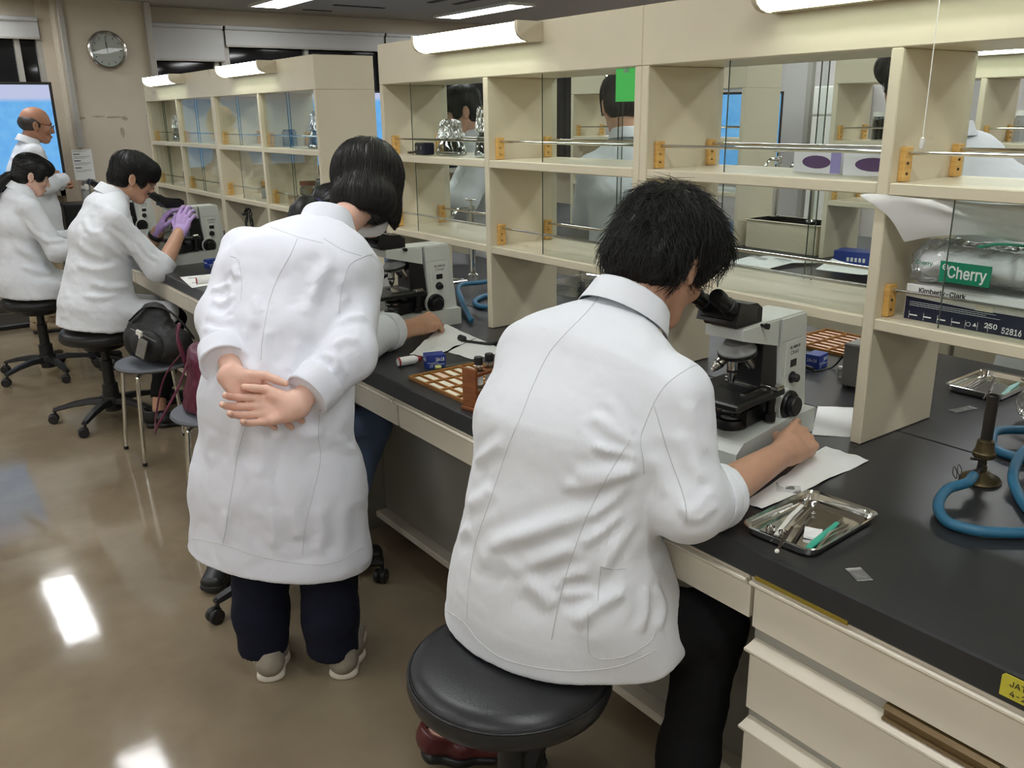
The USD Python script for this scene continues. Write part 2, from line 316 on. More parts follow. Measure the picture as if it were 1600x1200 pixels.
# lamps on the headers
def shelf_lamp(x, yc, s, label, first=[None]):
    if first[0] is None:
        t = thing('shelf_lamp', label, 'lamp', (x, yc, 1.806), 0)
        W = .63
        prof = [(0, .032), (-.100, .032), (-.100, .006), (-.094, -.010), (-.078, -.022), (-.055, -.028), (0, -.028)]
        body = [(0, .030), (-.040, .030), (-.040, -.026), (0, -.026)]
        for sy in (-1, 1): obj('end_cap', prism(prof, sy*W/2-.007, sy*W/2+.007, 'xz'), M['lamp_body'], t)
        inner = [(-.040, .029), (-.097, .029), (-.097, .006), (-.091, -.008), (-.076, -.019), (-.055, -.025), (-.040, -.025)]
        obj('diffuser', prism(inner, -W/2+.008, W/2-.008, 'xz'), M['shelf_lamp'], t, 30)
        obj('housing', prism(body, -W/2+.008, W/2-.008, 'xz'), M['lamp_body'], t)
        first[0] = t; return t
    return dup(first[0], label, (x, yc, 1.806), 0 if s < 0 else 180)
shelf_lamp(XS, 2.62, -1, 'lit fluorescent lamp with beige end caps on the middle shelf header')
shelf_lamp(XS, 1.09, -1, 'lit fluorescent lamp with a pull cord on the nearest shelf header')
shelf_lamp(XS, 4.79, -1, 'lit fluorescent lamp on the header just beyond the sink gap')
shelf_lamp(XS, 6.32, -1, 'lit fluorescent lamp on the header farthest away, beside the column')
for y, w in ((1.09, 'nearest'), (2.62, 'middle'), (4.79, 'third'), (6.32, 'farthest')):
    shelf_lamp(XS+DEP, y, 1, 'lit fluorescent lamp on the hidden rear side of the %s near-row shelf' % w)
shelf_lamp(XR, 2.06, -1, 'lit fluorescent lamp on the second row header, seen past the nearest shelf')
shelf_lamp(XR, 4.14, -1, 'lit fluorescent lamp on the second row header beyond its sink gap')
t = thing('pull_cord', 'thin white pull cord with a white bead hanging from the nearest shelf lamp', 'cord', (1.718, .968, 1.775))
obj('cord', rod([0, 0, 0], [0, 0, -.265], .0011, 6), M['white_plastic'], t)
obj('bead', lathe([(0, -.29), (.004, -.288), (.0055, -.278), (.004, -.268), (0, -.264)], 12), M['white_plastic'], t)

# ---------------------------------------------------------------- near bench
XB, XE = 1.1906, 2.745
def bench(xb, xe, y_lo, y_hi, label, seam=True):
    t = thing('worktop', label, 'worktop', (0, 0, 0))
    xm = (xb+xe)/2
    for a, b in ((xb, xm-.0008), (xm+.0008, xe)): obj('slab', box(a, b, y_lo, y_hi, .745, .80, .004), M['worktop'], t)
    return t
wt = bench(XB, XE, -2.2, 7.05, 'black worktop of the near bench under the microscopes and trays')
wt2 = bench(3.48, 5.03, -1.5, 6.6, 'black worktop of the second bench row, behind the glass')
# ---------------------------------------------------------------- smooth solids: signed distances and surface nets
F4 = np.float32
def V3(*a): return np.array(a, float)
def unit(a): a = np.asarray(a, float); return a/np.linalg.norm(a)
def smin(a, b, k):
    if k <= 0: return np.minimum(a, b)
    k = F4(k)
    h = np.maximum(k-np.abs(a-b), 0)/k
    return np.minimum(a, b)-h*h*k*.25
def smax(a, b, k): return -smin(-a, -b, k)
def rcone(a, b, ra, rb):
    a = np.asarray(a, F4); b = np.asarray(b, F4); ba = b-a; L = F4(ba@ba); ra = F4(ra); dr = F4(rb)-ra
    def f(P):
        q = P-a; h = np.clip(q@ba/L, 0, 1); q -= h[:, None]*ba
        return np.sqrt(np.einsum('ij,ij->i', q, q))-(ra+dr*h)
    return f
def econe(a, b, ra, rb, side):
    """a limb or trunk with elliptical sections: ra, rb = (half width along side, half depth)"""
    a = np.asarray(a, float); b = np.asarray(b, float); t = b-a; L = np.linalg.norm(t); t = t/L
    s = np.asarray(side, float); s = unit(s-t*(s@t)); n = np.cross(t, s); ra = np.array(ra, F4); rb = np.array(rb, F4)
    a, t, s, n, L = a.astype(F4), t.astype(F4), s.astype(F4), n.astype(F4), F4(L)
    def f(P):
        q = P-a; z = q@t; h = np.clip(z/L, 0, 1); r = ra+(rb-ra)*h[:, None]
        x = q@s/r[:, 0]; y = q@n/r[:, 1]; m = r.min(1); e = (z-h*L)/m
        return (np.sqrt(x*x+y*y+e*e)-1)*m
    return f
def ell(c, r, R=None):
    c = np.asarray(c, F4); r = np.asarray(r, F4); R = None if R is None else np.asarray(R, F4)
    def f(P):
        q = P-c
        if R is not None: q = q@R
        q = q/r; k0 = np.sqrt(np.einsum('ij,ij->i', q, q)); q /= r; k1 = np.sqrt(np.einsum('ij,ij->i', q, q))
        return k0*(k0-1)/np.maximum(k1, F4(1e-9))
    return f
def plane(p, n):
    p = np.asarray(p, F4); n = unit(n).astype(F4)
    return lambda P: (P-p)@n
def union(items, k=0.02):
    """items: functions or (function, k)"""
    def f(P):
        d = None
        for it in items:
            g, kk = it if isinstance(it, tuple) else (it, k)
            v = g(P); d = v if d is None else smin(d, v, kk)
        return d
    return f
def cut(f, g, k=0.0): return lambda P: smax(f(P), g(P), k)
def minus(f, g, k=0.0): return lambda P: smax(f(P), -g(P), k)
def inframe(f, o, R, s=1.0):
    """f given in a local frame: columns of R are its axes in the world, o its origin"""
    o = np.asarray(o, F4); R = np.asarray(R, F4); s = F4(s)
    return lambda P: f((P-o)@R/s)*s
def mesh_sdf(f, lo, hi, h, newton=1, project=True):
    lo = np.asarray(lo, float); n = np.ceil((np.asarray(hi, float)-lo)/h).astype(int)+1; B = 6
    n = ((n-1)//B+1)*B+1; nb = (n-1)//B
    c = np.stack(np.meshgrid(*[(np.arange(k)+.5)*B*h for k in nb], indexing='ij'), -1).reshape(-1, 3)+lo
    fc = f(c.astype(F4)).reshape(nb); act = np.abs(fc) < B*h*1.25
    act2 = np.zeros(n, bool); V = np.where(np.repeat(np.repeat(np.repeat(fc, B, 0), B, 1), B, 2) < 0, -1.0, 1.0)
    V = np.pad(V, ((0, 1),)*3, mode='edge')
    up = np.repeat(np.repeat(np.repeat(act, B, 0), B, 1), B, 2)
    act2[:-1, :-1, :-1] |= up
    for ax in range(3):
        sl = [slice(None)]*3; sh = [slice(None)]*3; sl[ax] = slice(1, None); sh[ax] = slice(None, -1)
        act2[tuple(sl)] |= act2[tuple(sh)].copy()
    idx = np.argwhere(act2); vals = np.empty(len(idx))
    for i in range(0, len(idx), 400000): vals[i:i+400000] = f((lo+idx[i:i+400000]*h).astype(F4))
    V[act2] = vals
    S = V < 0; cnt = np.zeros(np.array(S.shape)-1, np.int8)
    for a in (0, 1):
        for b in (0, 1):
            for d in (0, 1): cnt += S[a:S.shape[0]-1+a, b:S.shape[1]-1+b, d:S.shape[2]-1+d]
    cells = np.argwhere((cnt > 0) & (cnt < 8)); ids = np.full(cnt.shape, -1); ids[tuple(cells.T)] = np.arange(len(cells))
    acc = np.zeros((len(cells), 3)); num = np.zeros(len(cells)); O = [np.array(o) for o in np.ndindex(2, 2, 2)]
    for o in O:
        for ax in range(3):
            if o[ax]: continue
            e = o.copy(); e[ax] = 1
            va = V[tuple((cells+o).T)]; vb = V[tuple((cells+e).T)]; m = (va < 0) != (vb < 0)
            t = np.where(m, va/np.where(m, va-vb, 1), 0); p = cells+o+t[:, None]*(e-o)
            acc[m] += p[m]; num[m] += 1
    v = lo+acc/np.maximum(num, 1)[:, None]*h; quads = []
    for ax in range(3):
        b, c2 = [(1, 2), (2, 0), (0, 1)][ax]
        A = [slice(None)]*3; Bq = [slice(None)]*3; A[ax] = slice(None, -1); Bq[ax] = slice(1, None)
        ch = S[tuple(A)] != S[tuple(Bq)]; e = np.argwhere(ch); e = e[(e[:, b] > 0) & (e[:, c2] > 0) & (e[:, b] < ids.shape[b]) & (e[:, c2] < ids.shape[c2])]
        ub = np.zeros(3, int); ub[b] = 1; uc = np.zeros(3, int); uc[c2] = 1
        q = np.stack([ids[tuple((e-ub-uc).T)], ids[tuple((e-uc).T)], ids[tuple(e.T)], ids[tuple((e-ub).T)]], 1)
        fl = ~S[tuple(e.T)]; q[fl] = q[fl][:, ::-1]; quads.append(q[(q >= 0).all(1)])
    q = np.vstack(quads)
    if project:
        for _ in range(newton):
            w = v.astype(F4); d = f(w); g = np.stack([(f(w+np.eye(3, dtype=F4)[k]*F4(h*.3))-d)/(h*.3) for k in range(3)], 1)
            v = v-np.clip(d/np.maximum((g*g).sum(1), .2), -h*.6, h*.6)[:, None]*g
    return trimesh.Trimesh(v, np.vstack([q[:, [0, 1, 2]], q[:, [0, 2, 3]]]), process=False)
def bounds_of(pts, pad): p = np.asarray(pts, float); return p.min(0)-pad, p.max(0)+pad
def vnormals(m):
    v, f = np.asarray(m.vertices), np.asarray(m.faces); n = np.zeros_like(v); fn = np.cross(v[f[:, 1]]-v[f[:, 0]], v[f[:, 2]]-v[f[:, 0]])
    for k in range(3): np.add.at(n, f[:, k], fn)
    return n/np.maximum(np.linalg.norm(n, axis=1, keepdims=True), 1e-12)
def seg_dist(P, a, b):
    ba = b-a; h = np.clip((P-a)@ba/max(ba@ba, 1e-12), 0, 1); return np.linalg.norm(P-a-h[:, None]*ba, axis=1), h
def polydist(P, pts):
    """distance to a polyline and the position along it from 0 to 1"""
    best = np.full(len(P), 1e9); at = np.zeros(len(P)); L = np.r_[0, np.cumsum(np.linalg.norm(np.diff(pts, axis=0), axis=1))]
    for i in range(len(pts)-1):
        d, h = seg_dist(P, pts[i], pts[i+1]); m = d < best; best[m] = d[m]; at[m] = (L[i]+h[m]*(L[i+1]-L[i]))/L[-1]
    return best, at
def ripple(m, folds, noise_amp=.003, noise_scale=9.0, seed=3, fine=.0, keep=None, fscale=3.1):
    """presses folds (polyline, height, width) and soft unevenness into a cloth surface"""
    v = np.array(m.vertices); n = vnormals(m); d = np.zeros(len(v))
    if noise_amp: d += noise_amp*2*(meshkit.fbm(v*noise_scale, 3, seed)-.5)
    if fine: d += fine*2*(np.abs(meshkit.fbm(v*noise_scale*fscale, 2 if fscale < 3 else 3, seed+7)-.5)*4-.6)*.5
    for pts, amp, w in folds:
        pts = np.asarray(pts, float); x, t = polydist(v, pts)
        fade = np.clip(np.minimum(t, 1-t)*5, 0, 1); fade = fade*fade*(3-2*fade)
        d += amp*fade*(np.exp(-(x/w)**2)-.45*np.exp(-((x-2.0*w)/(1.1*w))**2))
    if keep is not None: d *= keep(v)
    m = m.copy(); m.vertices = v+n*d[:, None]; return m
def hit(m, pix, eye=None):
    """points of a mesh seen at these places, to lay folds and seams on the cloth"""
    o = np.array([0, 0, EYE]); out = []
    d = np.array([pray(*p) for p in pix]); loc, ir, it = m.ray.intersects_location(np.broadcast_to(o, d.shape), d, multiple_hits=False)
    got = {}
    for l, i in zip(loc, ir): got[i] = l
    for i in range(len(pix)):
        if i in got: out.append(got[i])
        else: out.append(None)
    ok = [x for x in out if x is not None]
    return np.array(ok) if len(ok) > 1 else None
def seam_tube(m, pix, r=.0011, n=10):
    p = smooth_path(np.array(pix, float), n); h = hit(m, p)
    return None if h is None else tube(h, r, 5)
def joined(ms):
    """one closed surface out of overlapping closed meshes"""
    try:
        out = None
        for x in ms:
            a = m3.Manifold(m3.Mesh(np.asarray(x.vertices, np.float32), np.asarray(x.faces, np.uint32)))
            if a.status() != m3.Error.NoError: raise ValueError('open')
            out = a if out is None else out+a
        q = out.to_mesh(); return trimesh.Trimesh(q.vert_properties[:, :3], q.tri_verts, process=False)
    except Exception:
        return cat(ms)
def frame(f, up):
    """axes (right, forward, up) as columns"""
    f = unit(f); r = unit(np.cross(f, up)); u = np.cross(r, f); return np.stack([r, f, u], 1)

# ---------------------------------------------------------------- people: heads, hands, hair, cloth
def head_sdf(scale=1.0, chin=1.0, nose=1.0):
    it = [ell((0, -.014, .034), (.0745, .094, .084)), (ell((0, .032, -.026), (.060, .060, .082)), .03), (ell((0, .058, -.090*chin), (.030, .028, .026)), .03)]
    for s in (-1, 1):
        it += [(rcone((s*.053, .004, -.048), (s*.022, .060, -.095*chin), .018, .02), .02), (ell((s*.040, .062, -.026), (.022, .02, .02)), .02)]
    it += [(ell((0, .076, .022), (.048, .014, .011)), .014)]
    f = union(it)
    for s in (-1, 1): f = minus(f, ell((s*.031, .096, .001), (.017, .013, .010)), .012)
    add = [f, (rcone((0, .086, .004), (0, .1045*nose, -.030), .0065, .0105), .010), (ell((.009, .097, -.036), (.0085, .011, .008)), .006), (ell((-.009, .097, -.036), (.0085, .011, .008)), .006)]
    add += [(ell((0, .0905, -.064), (.021, .009, .0052)), .004), (ell((0, .0895, -.0735), (.018, .009, .006)), .004)]
    f = union(add)
    for s in (-1, 1):
        a = .30; R = np.array([[math.cos(a*s), -math.sin(a*s), 0], [math.sin(a*s), math.cos(a*s), 0], [0, 0, 1]]); t = .22
        R = R@np.array([[1, 0, 0], [0, math.cos(t), -math.sin(t)], [0, math.sin(t), math.cos(t)]])
        f = union([f, (ell((s*.080, -.010, -.010), (.0075, .019, .032), R), .006), (ell((s*.0775, -.004, -.034), (.007, .009, .010)), .005)])
        f = minus(f, ell((s*.087, -.005, -.006), (.006, .009, .017), R), .006)
    return f
def make_hand(curls, thumb=((.75, .62, -.28), (.35, .85, -.35)), spread=(.10, .02, -.05, -.13), size=1.0, wrist_r=(.029, .021)):
    """a right hand in its own frame: x to the thumb side, y to the fingers, z out of the back. curls: four triples of bends in radians"""
    bx = [(.030, .090), (.0095, .096), (-.0115, .091), (-.031, .080)]; ln = [(.043, .026, .022), (.048, .030, .023), (.044, .028, .022), (.034, .020, .020)]
    rr = [.0104, .0106, .0101, .0090]; palm = []; tips = []
    for (x, y), r in zip(bx, rr): palm.append((rcone((x*.62, .006, 0), (x, y-.006, .002), .0135, r+.0020), .011))
    palm.append((rcone((.016, .015, -.008), (.032, .050, -.012), .015, .011), .014)); palm.append((rcone((-.020, .012, -.007), (-.030, .05, -.008), .013, .010), .014))
    palm.append((econe((0, -.02, 0), (0, .02, 0), wrist_r, (.030, .018), (1, 0, 0)), .014))
    f = union(palm); fingers = []
    for (x, y), L, r, c, sp in zip(bx, ln, rr, curls, spread):
        p = V3(x, y-.008, .002); a = 0.0; chain = None; q = p
        for k in range(3):
            a += c[k]; d = V3(math.sin(sp)*math.cos(a), math.cos(sp)*math.cos(a), -math.sin(a)); e = q+d*(L[k]+(.008 if k == 0 else 0))
            g = rcone(q, e, r*(1-.09*k), r*(1-.09*(k+1))); chain = g if chain is None else union([chain, (g, .003)]); q = e
        fingers.append(chain); tips.append(q)
    q = V3(.026, .020, -.009); chain = None
    for k, (L, r0, r1) in enumerate(((.046, .0145, .0115), (.030, .0112, .0100), (.024, .0100, .0082))):
        d = unit(thumb[0] if k == 0 else thumb[min(k, len(thumb)-1)]); e = q+d*L; g = rcone(q, e, r0, r1); chain = g if chain is None else union([chain, (g, .004)]); q = e
    fingers.append(chain)
    def F(P):
        P = P/F4(size); d = f(P)
        best = None
        for g in fingers:
            v = g(P); best = v if best is None else np.minimum(best, v)
        return smin(d, best, F4(.0035))*F4(size)
    return F
def hand_world(F, wrist, fwd, back, right=True):
    y = unit(fwd); z = unit(np.asarray(back, float)-y*(np.asarray(back, float)@y)); x = np.cross(y, z)
    if right: x = -x
    R = np.stack([x, y, z], 1).astype(F4); o = np.asarray(wrist, F4)
    return lambda P: F((P-o)@R)
def arm_mesh(elbow, wrist, hand, h=.0028, r=(.043, .029), upper=None, reach=.21):
    it = [(rcone(elbow, wrist, r[0], r[1]), .0)] + [(hand, .02)]
    lo, hi = bounds_of([elbow, wrist], .06); lo = np.minimum(lo, np.asarray(wrist)-reach); hi = np.maximum(hi, np.asarray(wrist)+reach)
    return mesh_sdf(union(it), lo, hi, h)
def hair_curves(name, strands, mt, parent, width=.0011):
    pts = np.concatenate(strands); c = UsdGeom.BasisCurves.Define(stage, path_of(parent)+'/'+numbered(path_of(parent), name))
    c.CreatePointsAttr(Vt.Vec3fArray.FromNumpy(pts.astype(np.float32))); c.CreateCurveVertexCountsAttr(Vt.IntArray([len(s) for s in strands]))
    c.CreateTypeAttr('linear'); w = np.concatenate([np.linspace(1, .35, len(s))*width for s in strands])
    c.CreateWidthsAttr(Vt.FloatArray.FromNumpy(w.astype(np.float32))); c.SetWidthsInterpolation('vertex')
    UsdShade.MaterialBindingAPI.Apply(c.GetPrim()).Bind(mt); setdata(c.GetPrim(), kind='stuff'); return c.GetPrim()
def grad(f, P, e=.002):
    P = P.astype(F4); d = f(P); g = np.stack([(f(P+np.eye(3, dtype=F4)[k]*F4(e))-d)/e for k in range(3)], 1); return d, g/np.maximum(np.linalg.norm(g, axis=1, keepdims=True), 1e-6)
def grow(f, roots, flow, steps, step, lift, rs, wander=.25, drop=0.0, flick=0.0):
    """strands that run over the surface f = 0 along flow(P), each at its own small height"""
    P = roots.copy(); out = [P.copy()]; off = rs.uniform(lift[0], lift[1], len(P)); D = None
    rnd = rs.normal(size=P.shape)*wander; lens = rs.uniform(.55, 1.0, len(P))
    for k in range(steps):
        d, n = grad(f, P); w = flow(P)+rnd; w = w-n*(w*n).sum(1, keepdims=True); w /= np.maximum(np.linalg.norm(w, axis=1, keepdims=True), 1e-6)
        D = w if D is None else unit_rows(D*.45+w*.55); t = (k+1)/steps
        P = P+D*step*lens[:, None]; d, n = grad(f, P); P = P+n*(off*(1+flick*t*t)-d)[:, None]*.7; P = P+np.array([0, 0, -drop*t])
        out.append(P.copy())
    A = np.stack(out, 1); return [a for a in A]
def unit_rows(a): return a/np.maximum(np.linalg.norm(a, axis=1, keepdims=True), 1e-9)
def collar_sheet(c, fwd, up, rx, ry, hgt=.032, fall=.036, gap=.5, flare=.012, th=.003, n=40):
    """a shirt collar: stands up around the neck and folds down outwards; open at the front by gap radians each side"""
    R = frame(fwd, up); prof = [(-.004, 0), (0.0, hgt*.6), (.002, hgt), (.006, hgt+.002), (.009, hgt-.002), (.012+flare*.4, hgt-fall*.5), (.014+flare, hgt-fall)]
    a = np.linspace(gap, 2*np.pi-gap, n); G = []
    for o, z in prof: G.append(np.stack([np.sin(a)*(rx+o), np.cos(a)*(ry+o), np.full(n, z)+.010*np.cos(a)*(-1)], -1))
    return grid_sheet((np.array(G).transpose(1, 0, 2))@R.T+np.asarray(c, float), th)
def ring(c, axis, r, t, n=28, m=10, flat=1.0):
    """a rolled cuff: a thick ring about an axis"""
    a = np.arange(n)/n*2*np.pi; b = np.arange(m)/m*2*np.pi; A, Bm = np.meshgrid(a, b, indexing='ij')
    v = np.stack([(r+t*np.cos(Bm))*np.cos(A), (r+t*np.cos(Bm))*np.sin(A), t*flat*np.sin(Bm)], -1).reshape(-1, 3)
    i, j = np.meshgrid(np.arange(n), np.arange(m), indexing='ij')
    q = np.stack([i*m+j, ((i+1) % n)*m+j, ((i+1) % n)*m+(j+1) % m, i*m+(j+1) % m], -1).reshape(-1, 4)
    k = trimesh.Trimesh(v, np.vstack([q[:, [0, 1, 2]], q[:, [0, 2, 3]]]), process=False)
    k.apply_transform(trimesh.geometry.align_vectors([0, 0, 1], unit(axis))); k.apply_translation(c); return k
def cuff_band(c, axis, r, L, slack=.006, n=36, g=0.0):
    prof = [(r-.008, -L*.9), (r+.001+g*L, -L), (r+.0045+g*L, -L+.002), (r+.0055+g*L*.5, -L*.5), (r+slack, -.003), (r+slack-.001, 0), (r+slack-.004, .001), (r-.003, -.002), (r-.010, -.012)]
    m = lathe(prof, n); return align(m, c, np.asarray(c)+unit(axis))
HEADCOL = srgb(208, 160, 128)
def skin(name, col): return mat(name, col, .48, var=.07, vscale=30, subsurface_weight=.12, subsurface_scale=.004, subsurface_radius=(1, .35, .2))
M['skin'] = skin('skin_warm', srgb(206, 160, 132)); M['skin_pale'] = skin('skin_pale', srgb(230, 186, 166)); M['skin_tan'] = skin('skin_tan', srgb(182, 132, 104))
M['hair'] = mat('black_hair', (.008, .0075, .007), .46, specular_ior_level=.35)
M['hair_soft'] = mat('dark_brown_hair', (.014, .011, .010), .44, specular_ior_level=.4)
M['hair_grey'] = mat('grey_hair', srgb(70, 62, 58), .5)
def cloth(name, col, bump=.07, rough=.85, sheen=.06): return mat(name, col, rough, var=.02, vscale=3, bump=bump, bscale=420, sheen_weight=sheen, specular_ior_level=.25)
M['coat'] = cloth('white_coat_cotton', srgb(226, 229, 234)); M['coat2'] = cloth('white_coat_crisp', srgb(227, 229, 238)); M['coat_seam'] = cloth('coat_stitching', srgb(205, 207, 210))
M['black_cloth'] = cloth('black_cloth', (.0045, .0045, .005), .05, .9, 0.0); M['navy_cloth'] = cloth('navy_cloth', srgb(20, 24, 40), .05, .9, 0.0); M['jeans'] = cloth('blue_jeans', srgb(92, 108, 136)); M['beige_cloth'] = cloth('beige_cloth', srgb(186, 168, 136))
M['lip'] = mat('lips', srgb(176, 104, 92), .45); M['eye_white'] = mat('eye_white', srgb(232, 228, 222), .2); M['iris'] = mat('dark_iris', (.012, .008, .006), .1)
def face_parts(body, o, R, s=1.0, lids=.0055):
    for sx in (-1, 1):
        c = o+R@V3(sx*.031, .0795, .001)*s
        e = obj('eye', ell_mesh(c, np.array([.0125, .0125, lids])*s, R), M['eye_white'], body, True)
        obj('iris', ell_mesh(o+R@V3(sx*.031, .0895, -.0005)*s, np.array([.0052, .0032, .0048])*s, R), M['iris'], e, True)
        p = [o+R@V3(sx*(.014+.034*t), .0905-.012*t*t, .0195+.006*math.sin(t*2.4))*s for t in np.linspace(0, 1, 6)]
        obj('eyebrow', tube(p, [.0012, .0030, .0030, .0012], 6), M['hair'], body, True)
    obj('mouth', tube([o+R@V3(x, .0985-.010*(x/.022)**2, -.0688)*s for x in np.linspace(-.021, .021, 7)], [.0008, .0026, .0030, .0026, .0008], 6), M['lip'], body, True)
def ell_mesh(c, r, R=np.eye(3), sub=2):
    m = trimesh.creation.icosphere(sub, 1.0); m.vertices = (np.asarray(m.vertices)*r)@np.asarray(R).T+c; return m
# ---------------------------------------------------------------- people
bases = {}
def W(t, m):
    m = m.copy(); m.vertices = np.asarray(m.vertices)-bases[str(t.GetPath()).split('/')[2]]; return m
def person(label, base, group=None):
    t = thing('person', label, 'person', base, 0, group); bases[t.GetName()] = np.array(base, float); return t
def pobj(t, name, m, mt, smooth=True, **k): return obj(name, W(t, m), mt, t, smooth, **k)
class Body:
    """collects one figure: trunk stations (centre, half width, half depth), sleeves, head, hands"""
    def __init__(s, label, base, side): s.t = person(label, base); s.side = unit(side); s.fwd = np.cross([0, 0, 1], s.side); s.skin = []; s.base = base
    def coat(s, st, sleeves, hem, h=.008, k=.05, ks=.03, extra=(), mt='coat', folds=None, noise=.004, nscale=9, fine=.0012, seed=1, seams=None, keep=None, fscale=3.1):
        it = []
        for (c0, w0, d0), (c1, w1, d1) in zip(st[:-1], st[1:]): it.append((econe(c0, c1, (w0, d0), (w1, d1), s.side), k))
        trunk = union(it, k)
        for p, n in hem: trunk = cut(trunk, plane(p, n), .006)
        items = [trunk]
        for sl in sleeves:
            sh, el, cf, r = sl; g = union([rcone(sh, el, r[0], r[1]), (rcone(el, cf, r[1], r[2]), .04)])
            items.append((cut(g, plane(cf, np.asarray(cf)-np.asarray(el)), .004), ks))
        items += list(extra)
        f = union(items); pts = [c for c, w, d in st]+[p for sl in sleeves for p in sl[:3]]
        lo, hi = bounds_of(pts, .30); m = mesh_sdf(f, lo, hi, h); v = np.asarray(m.vertices)
        m0 = m
        fl = []
        if folds:
            for pix, a, w in folds:
                q = hit(m, smooth_path(np.array(pix, float), 5))
                if q is not None: fl.append((q, a, w))
        m = ripple(m, fl, noise, nscale, seed, fine, keep, fscale)
        s.coat_mesh = m; c = pobj(s.t, 'coat', m, M[mt])
        if seams:
            ts = [x for x in (seam_tube(m, p) for p in seams) if x is not None]
            if ts: obj('seam', W(s.t, cat(ts)), M['coat_seam'], c, True)
        for sl in sleeves:
            if len(sl[3]) > 3 and sl[3][3]:
                ax = unit(np.asarray(sl[2])-np.asarray(sl[1])); r = sl[3][2]
                for o, rr, L in (((.001, r, sl[3][4] if len(sl[3]) > 4 else .045),) if sl[3][3] == 1 else ((.001, r+.001, .022), (-.019, r+.0025, .024))): obj('cuff', W(s.t, ripple(cuff_band(np.asarray(sl[2])+ax*o, ax, rr, L, g=(sl[3][1]-sl[3][2])/float(np.linalg.norm(np.asarray(sl[2])-np.asarray(sl[1])))+.03).subdivide(), [], .0045, 24, seed+int(L*1000))), M[mt], c, True)
        return c
    def head(s, c, f, up=(0, 0, 1), skin='skin', h=.004, neck=None, nr=(.056, .062), core=(), scale=1.0, face=True):
        R = frame(f, up); s.hc, s.hR = np.asarray(c, float), R
        fh = inframe(head_sdf(), s.hc, R, scale); it = [fh]
        if neck is not None: it.append((rcone(s.hc+R@V3(0, -.028, -.055)*scale, neck, nr[0], nr[1]), .025))
        for a, b, ra, rb in core: it.append((rcone(a, b, ra, rb), .03))
        pts = [s.hc]+([neck] if neck is not None else [])+[x for q in core for x in q[:2]]
        lo, hi = bounds_of(pts, .17); s.skin.append(mesh_sdf(union(it), lo, hi, h)); s.skin_mat = skin; s.face = face; s.scale = scale
    def arm(s, el, wr, hand, h=.003, r=(.043, .030), glove=None):
        m = arm_mesh(el, wr, hand, h, r)
        if glove is None: s.skin.append(m)
        else: s.skin.append(mesh_sdf(rcone(el, wr, r[0], r[1]), *bounds_of([el, wr], .07), .005))
        return m
    def finish(s):
        b = pobj(s.t, 'body', joined(s.skin), M[s.skin_mat]); s.body = b
        if s.face: face_parts_w(s, b)
        return b
    def loc(s, *p): return s.hc+s.hR@V3(*p)*s.scale
    def hair(s, add, sub, n, style, mt='hair', h=.005, seed=1, width=.0011, steps=8, step=.011, lift=(-.002, .008), wander=.25, flick=0., drop=0., streak=.004, roots=None, whorl=(0, -.075, .12), grav=.8, fwd=0.):
        """style: None, or a function of local points giving the flow"""
        f = union(add, .03)
        for g in sub: f = minus(f, g, .012)
        F = inframe(f, s.hc, s.hR, s.scale); m = mesh_sdf(F, s.hc-.24, s.hc+.24, h); rs = np.random.default_rng(seed)
        def flow(P):
            L = (P-s.hc)@s.hR
            if style is not None: d = style(L)
            else:
                d = L-np.array(whorl); d[:, 2] -= 0; d = unit_rows(d)
            return unit_rows(d@s.hR.T+np.array([0, 0, -grav*.6]))
        v = np.asarray(m.vertices); d, n_ = grad(F, v); w = flow(v); w = unit_rows(w-n_*(w*n_).sum(1, keepdims=True)); b = np.cross(n_, w)
        q = (v-s.hc); u = np.stack([(q*b).sum(1)*220, (q*w).sum(1)*16, (q*n_).sum(1)*20], 1)
        m.vertices = v+n_*(streak*(meshkit.fbm(u+50, 3, seed)-.5)*2)[:, None]
        hp = pobj(s.t, 'hair', m, M[mt])
        if n:
            vv = np.asarray(m.vertices); sel = vv[rs.integers(0, len(vv), n*4)]; L = (sel-s.hc)@s.hR
            ok = (roots(L) if roots else L[:, 2] > -.02); sel = sel[ok][:n]
            st = grow(F, sel, flow, steps, step*s.scale, lift, rs, wander, drop, flick); base = bases[s.t.GetName()]
            hair_curves('hair_strands', [a-base for a in st], M[mt], hp, width)
        return hp
    def trousers(s, legs, mt, h=.008, name='trousers', seed=4, hipz=None):
        it = []
        pts = []
        for leg in legs:
            for (a, ra), (b, rb) in zip(leg[:-1], leg[1:]): it.append((rcone(a, b, ra, rb), .03)); pts += [a, b]
        f = union(it, .03)
        for leg in legs:
            a, b = np.asarray(leg[-2][0]), np.asarray(leg[-1][0]); g = plane(b, b-a); c = b
            f = (lambda ff, gg, cc: lambda P: np.where(np.linalg.norm(P-cc, axis=1) < .14, np.maximum(ff(P), gg(P)), ff(P)))(f, g, c)
        m = mesh_sdf(f, *bounds_of(pts, .15), h); return pobj(s.t, name, ripple(m, [], .006, 14, seed, .001), M[mt])
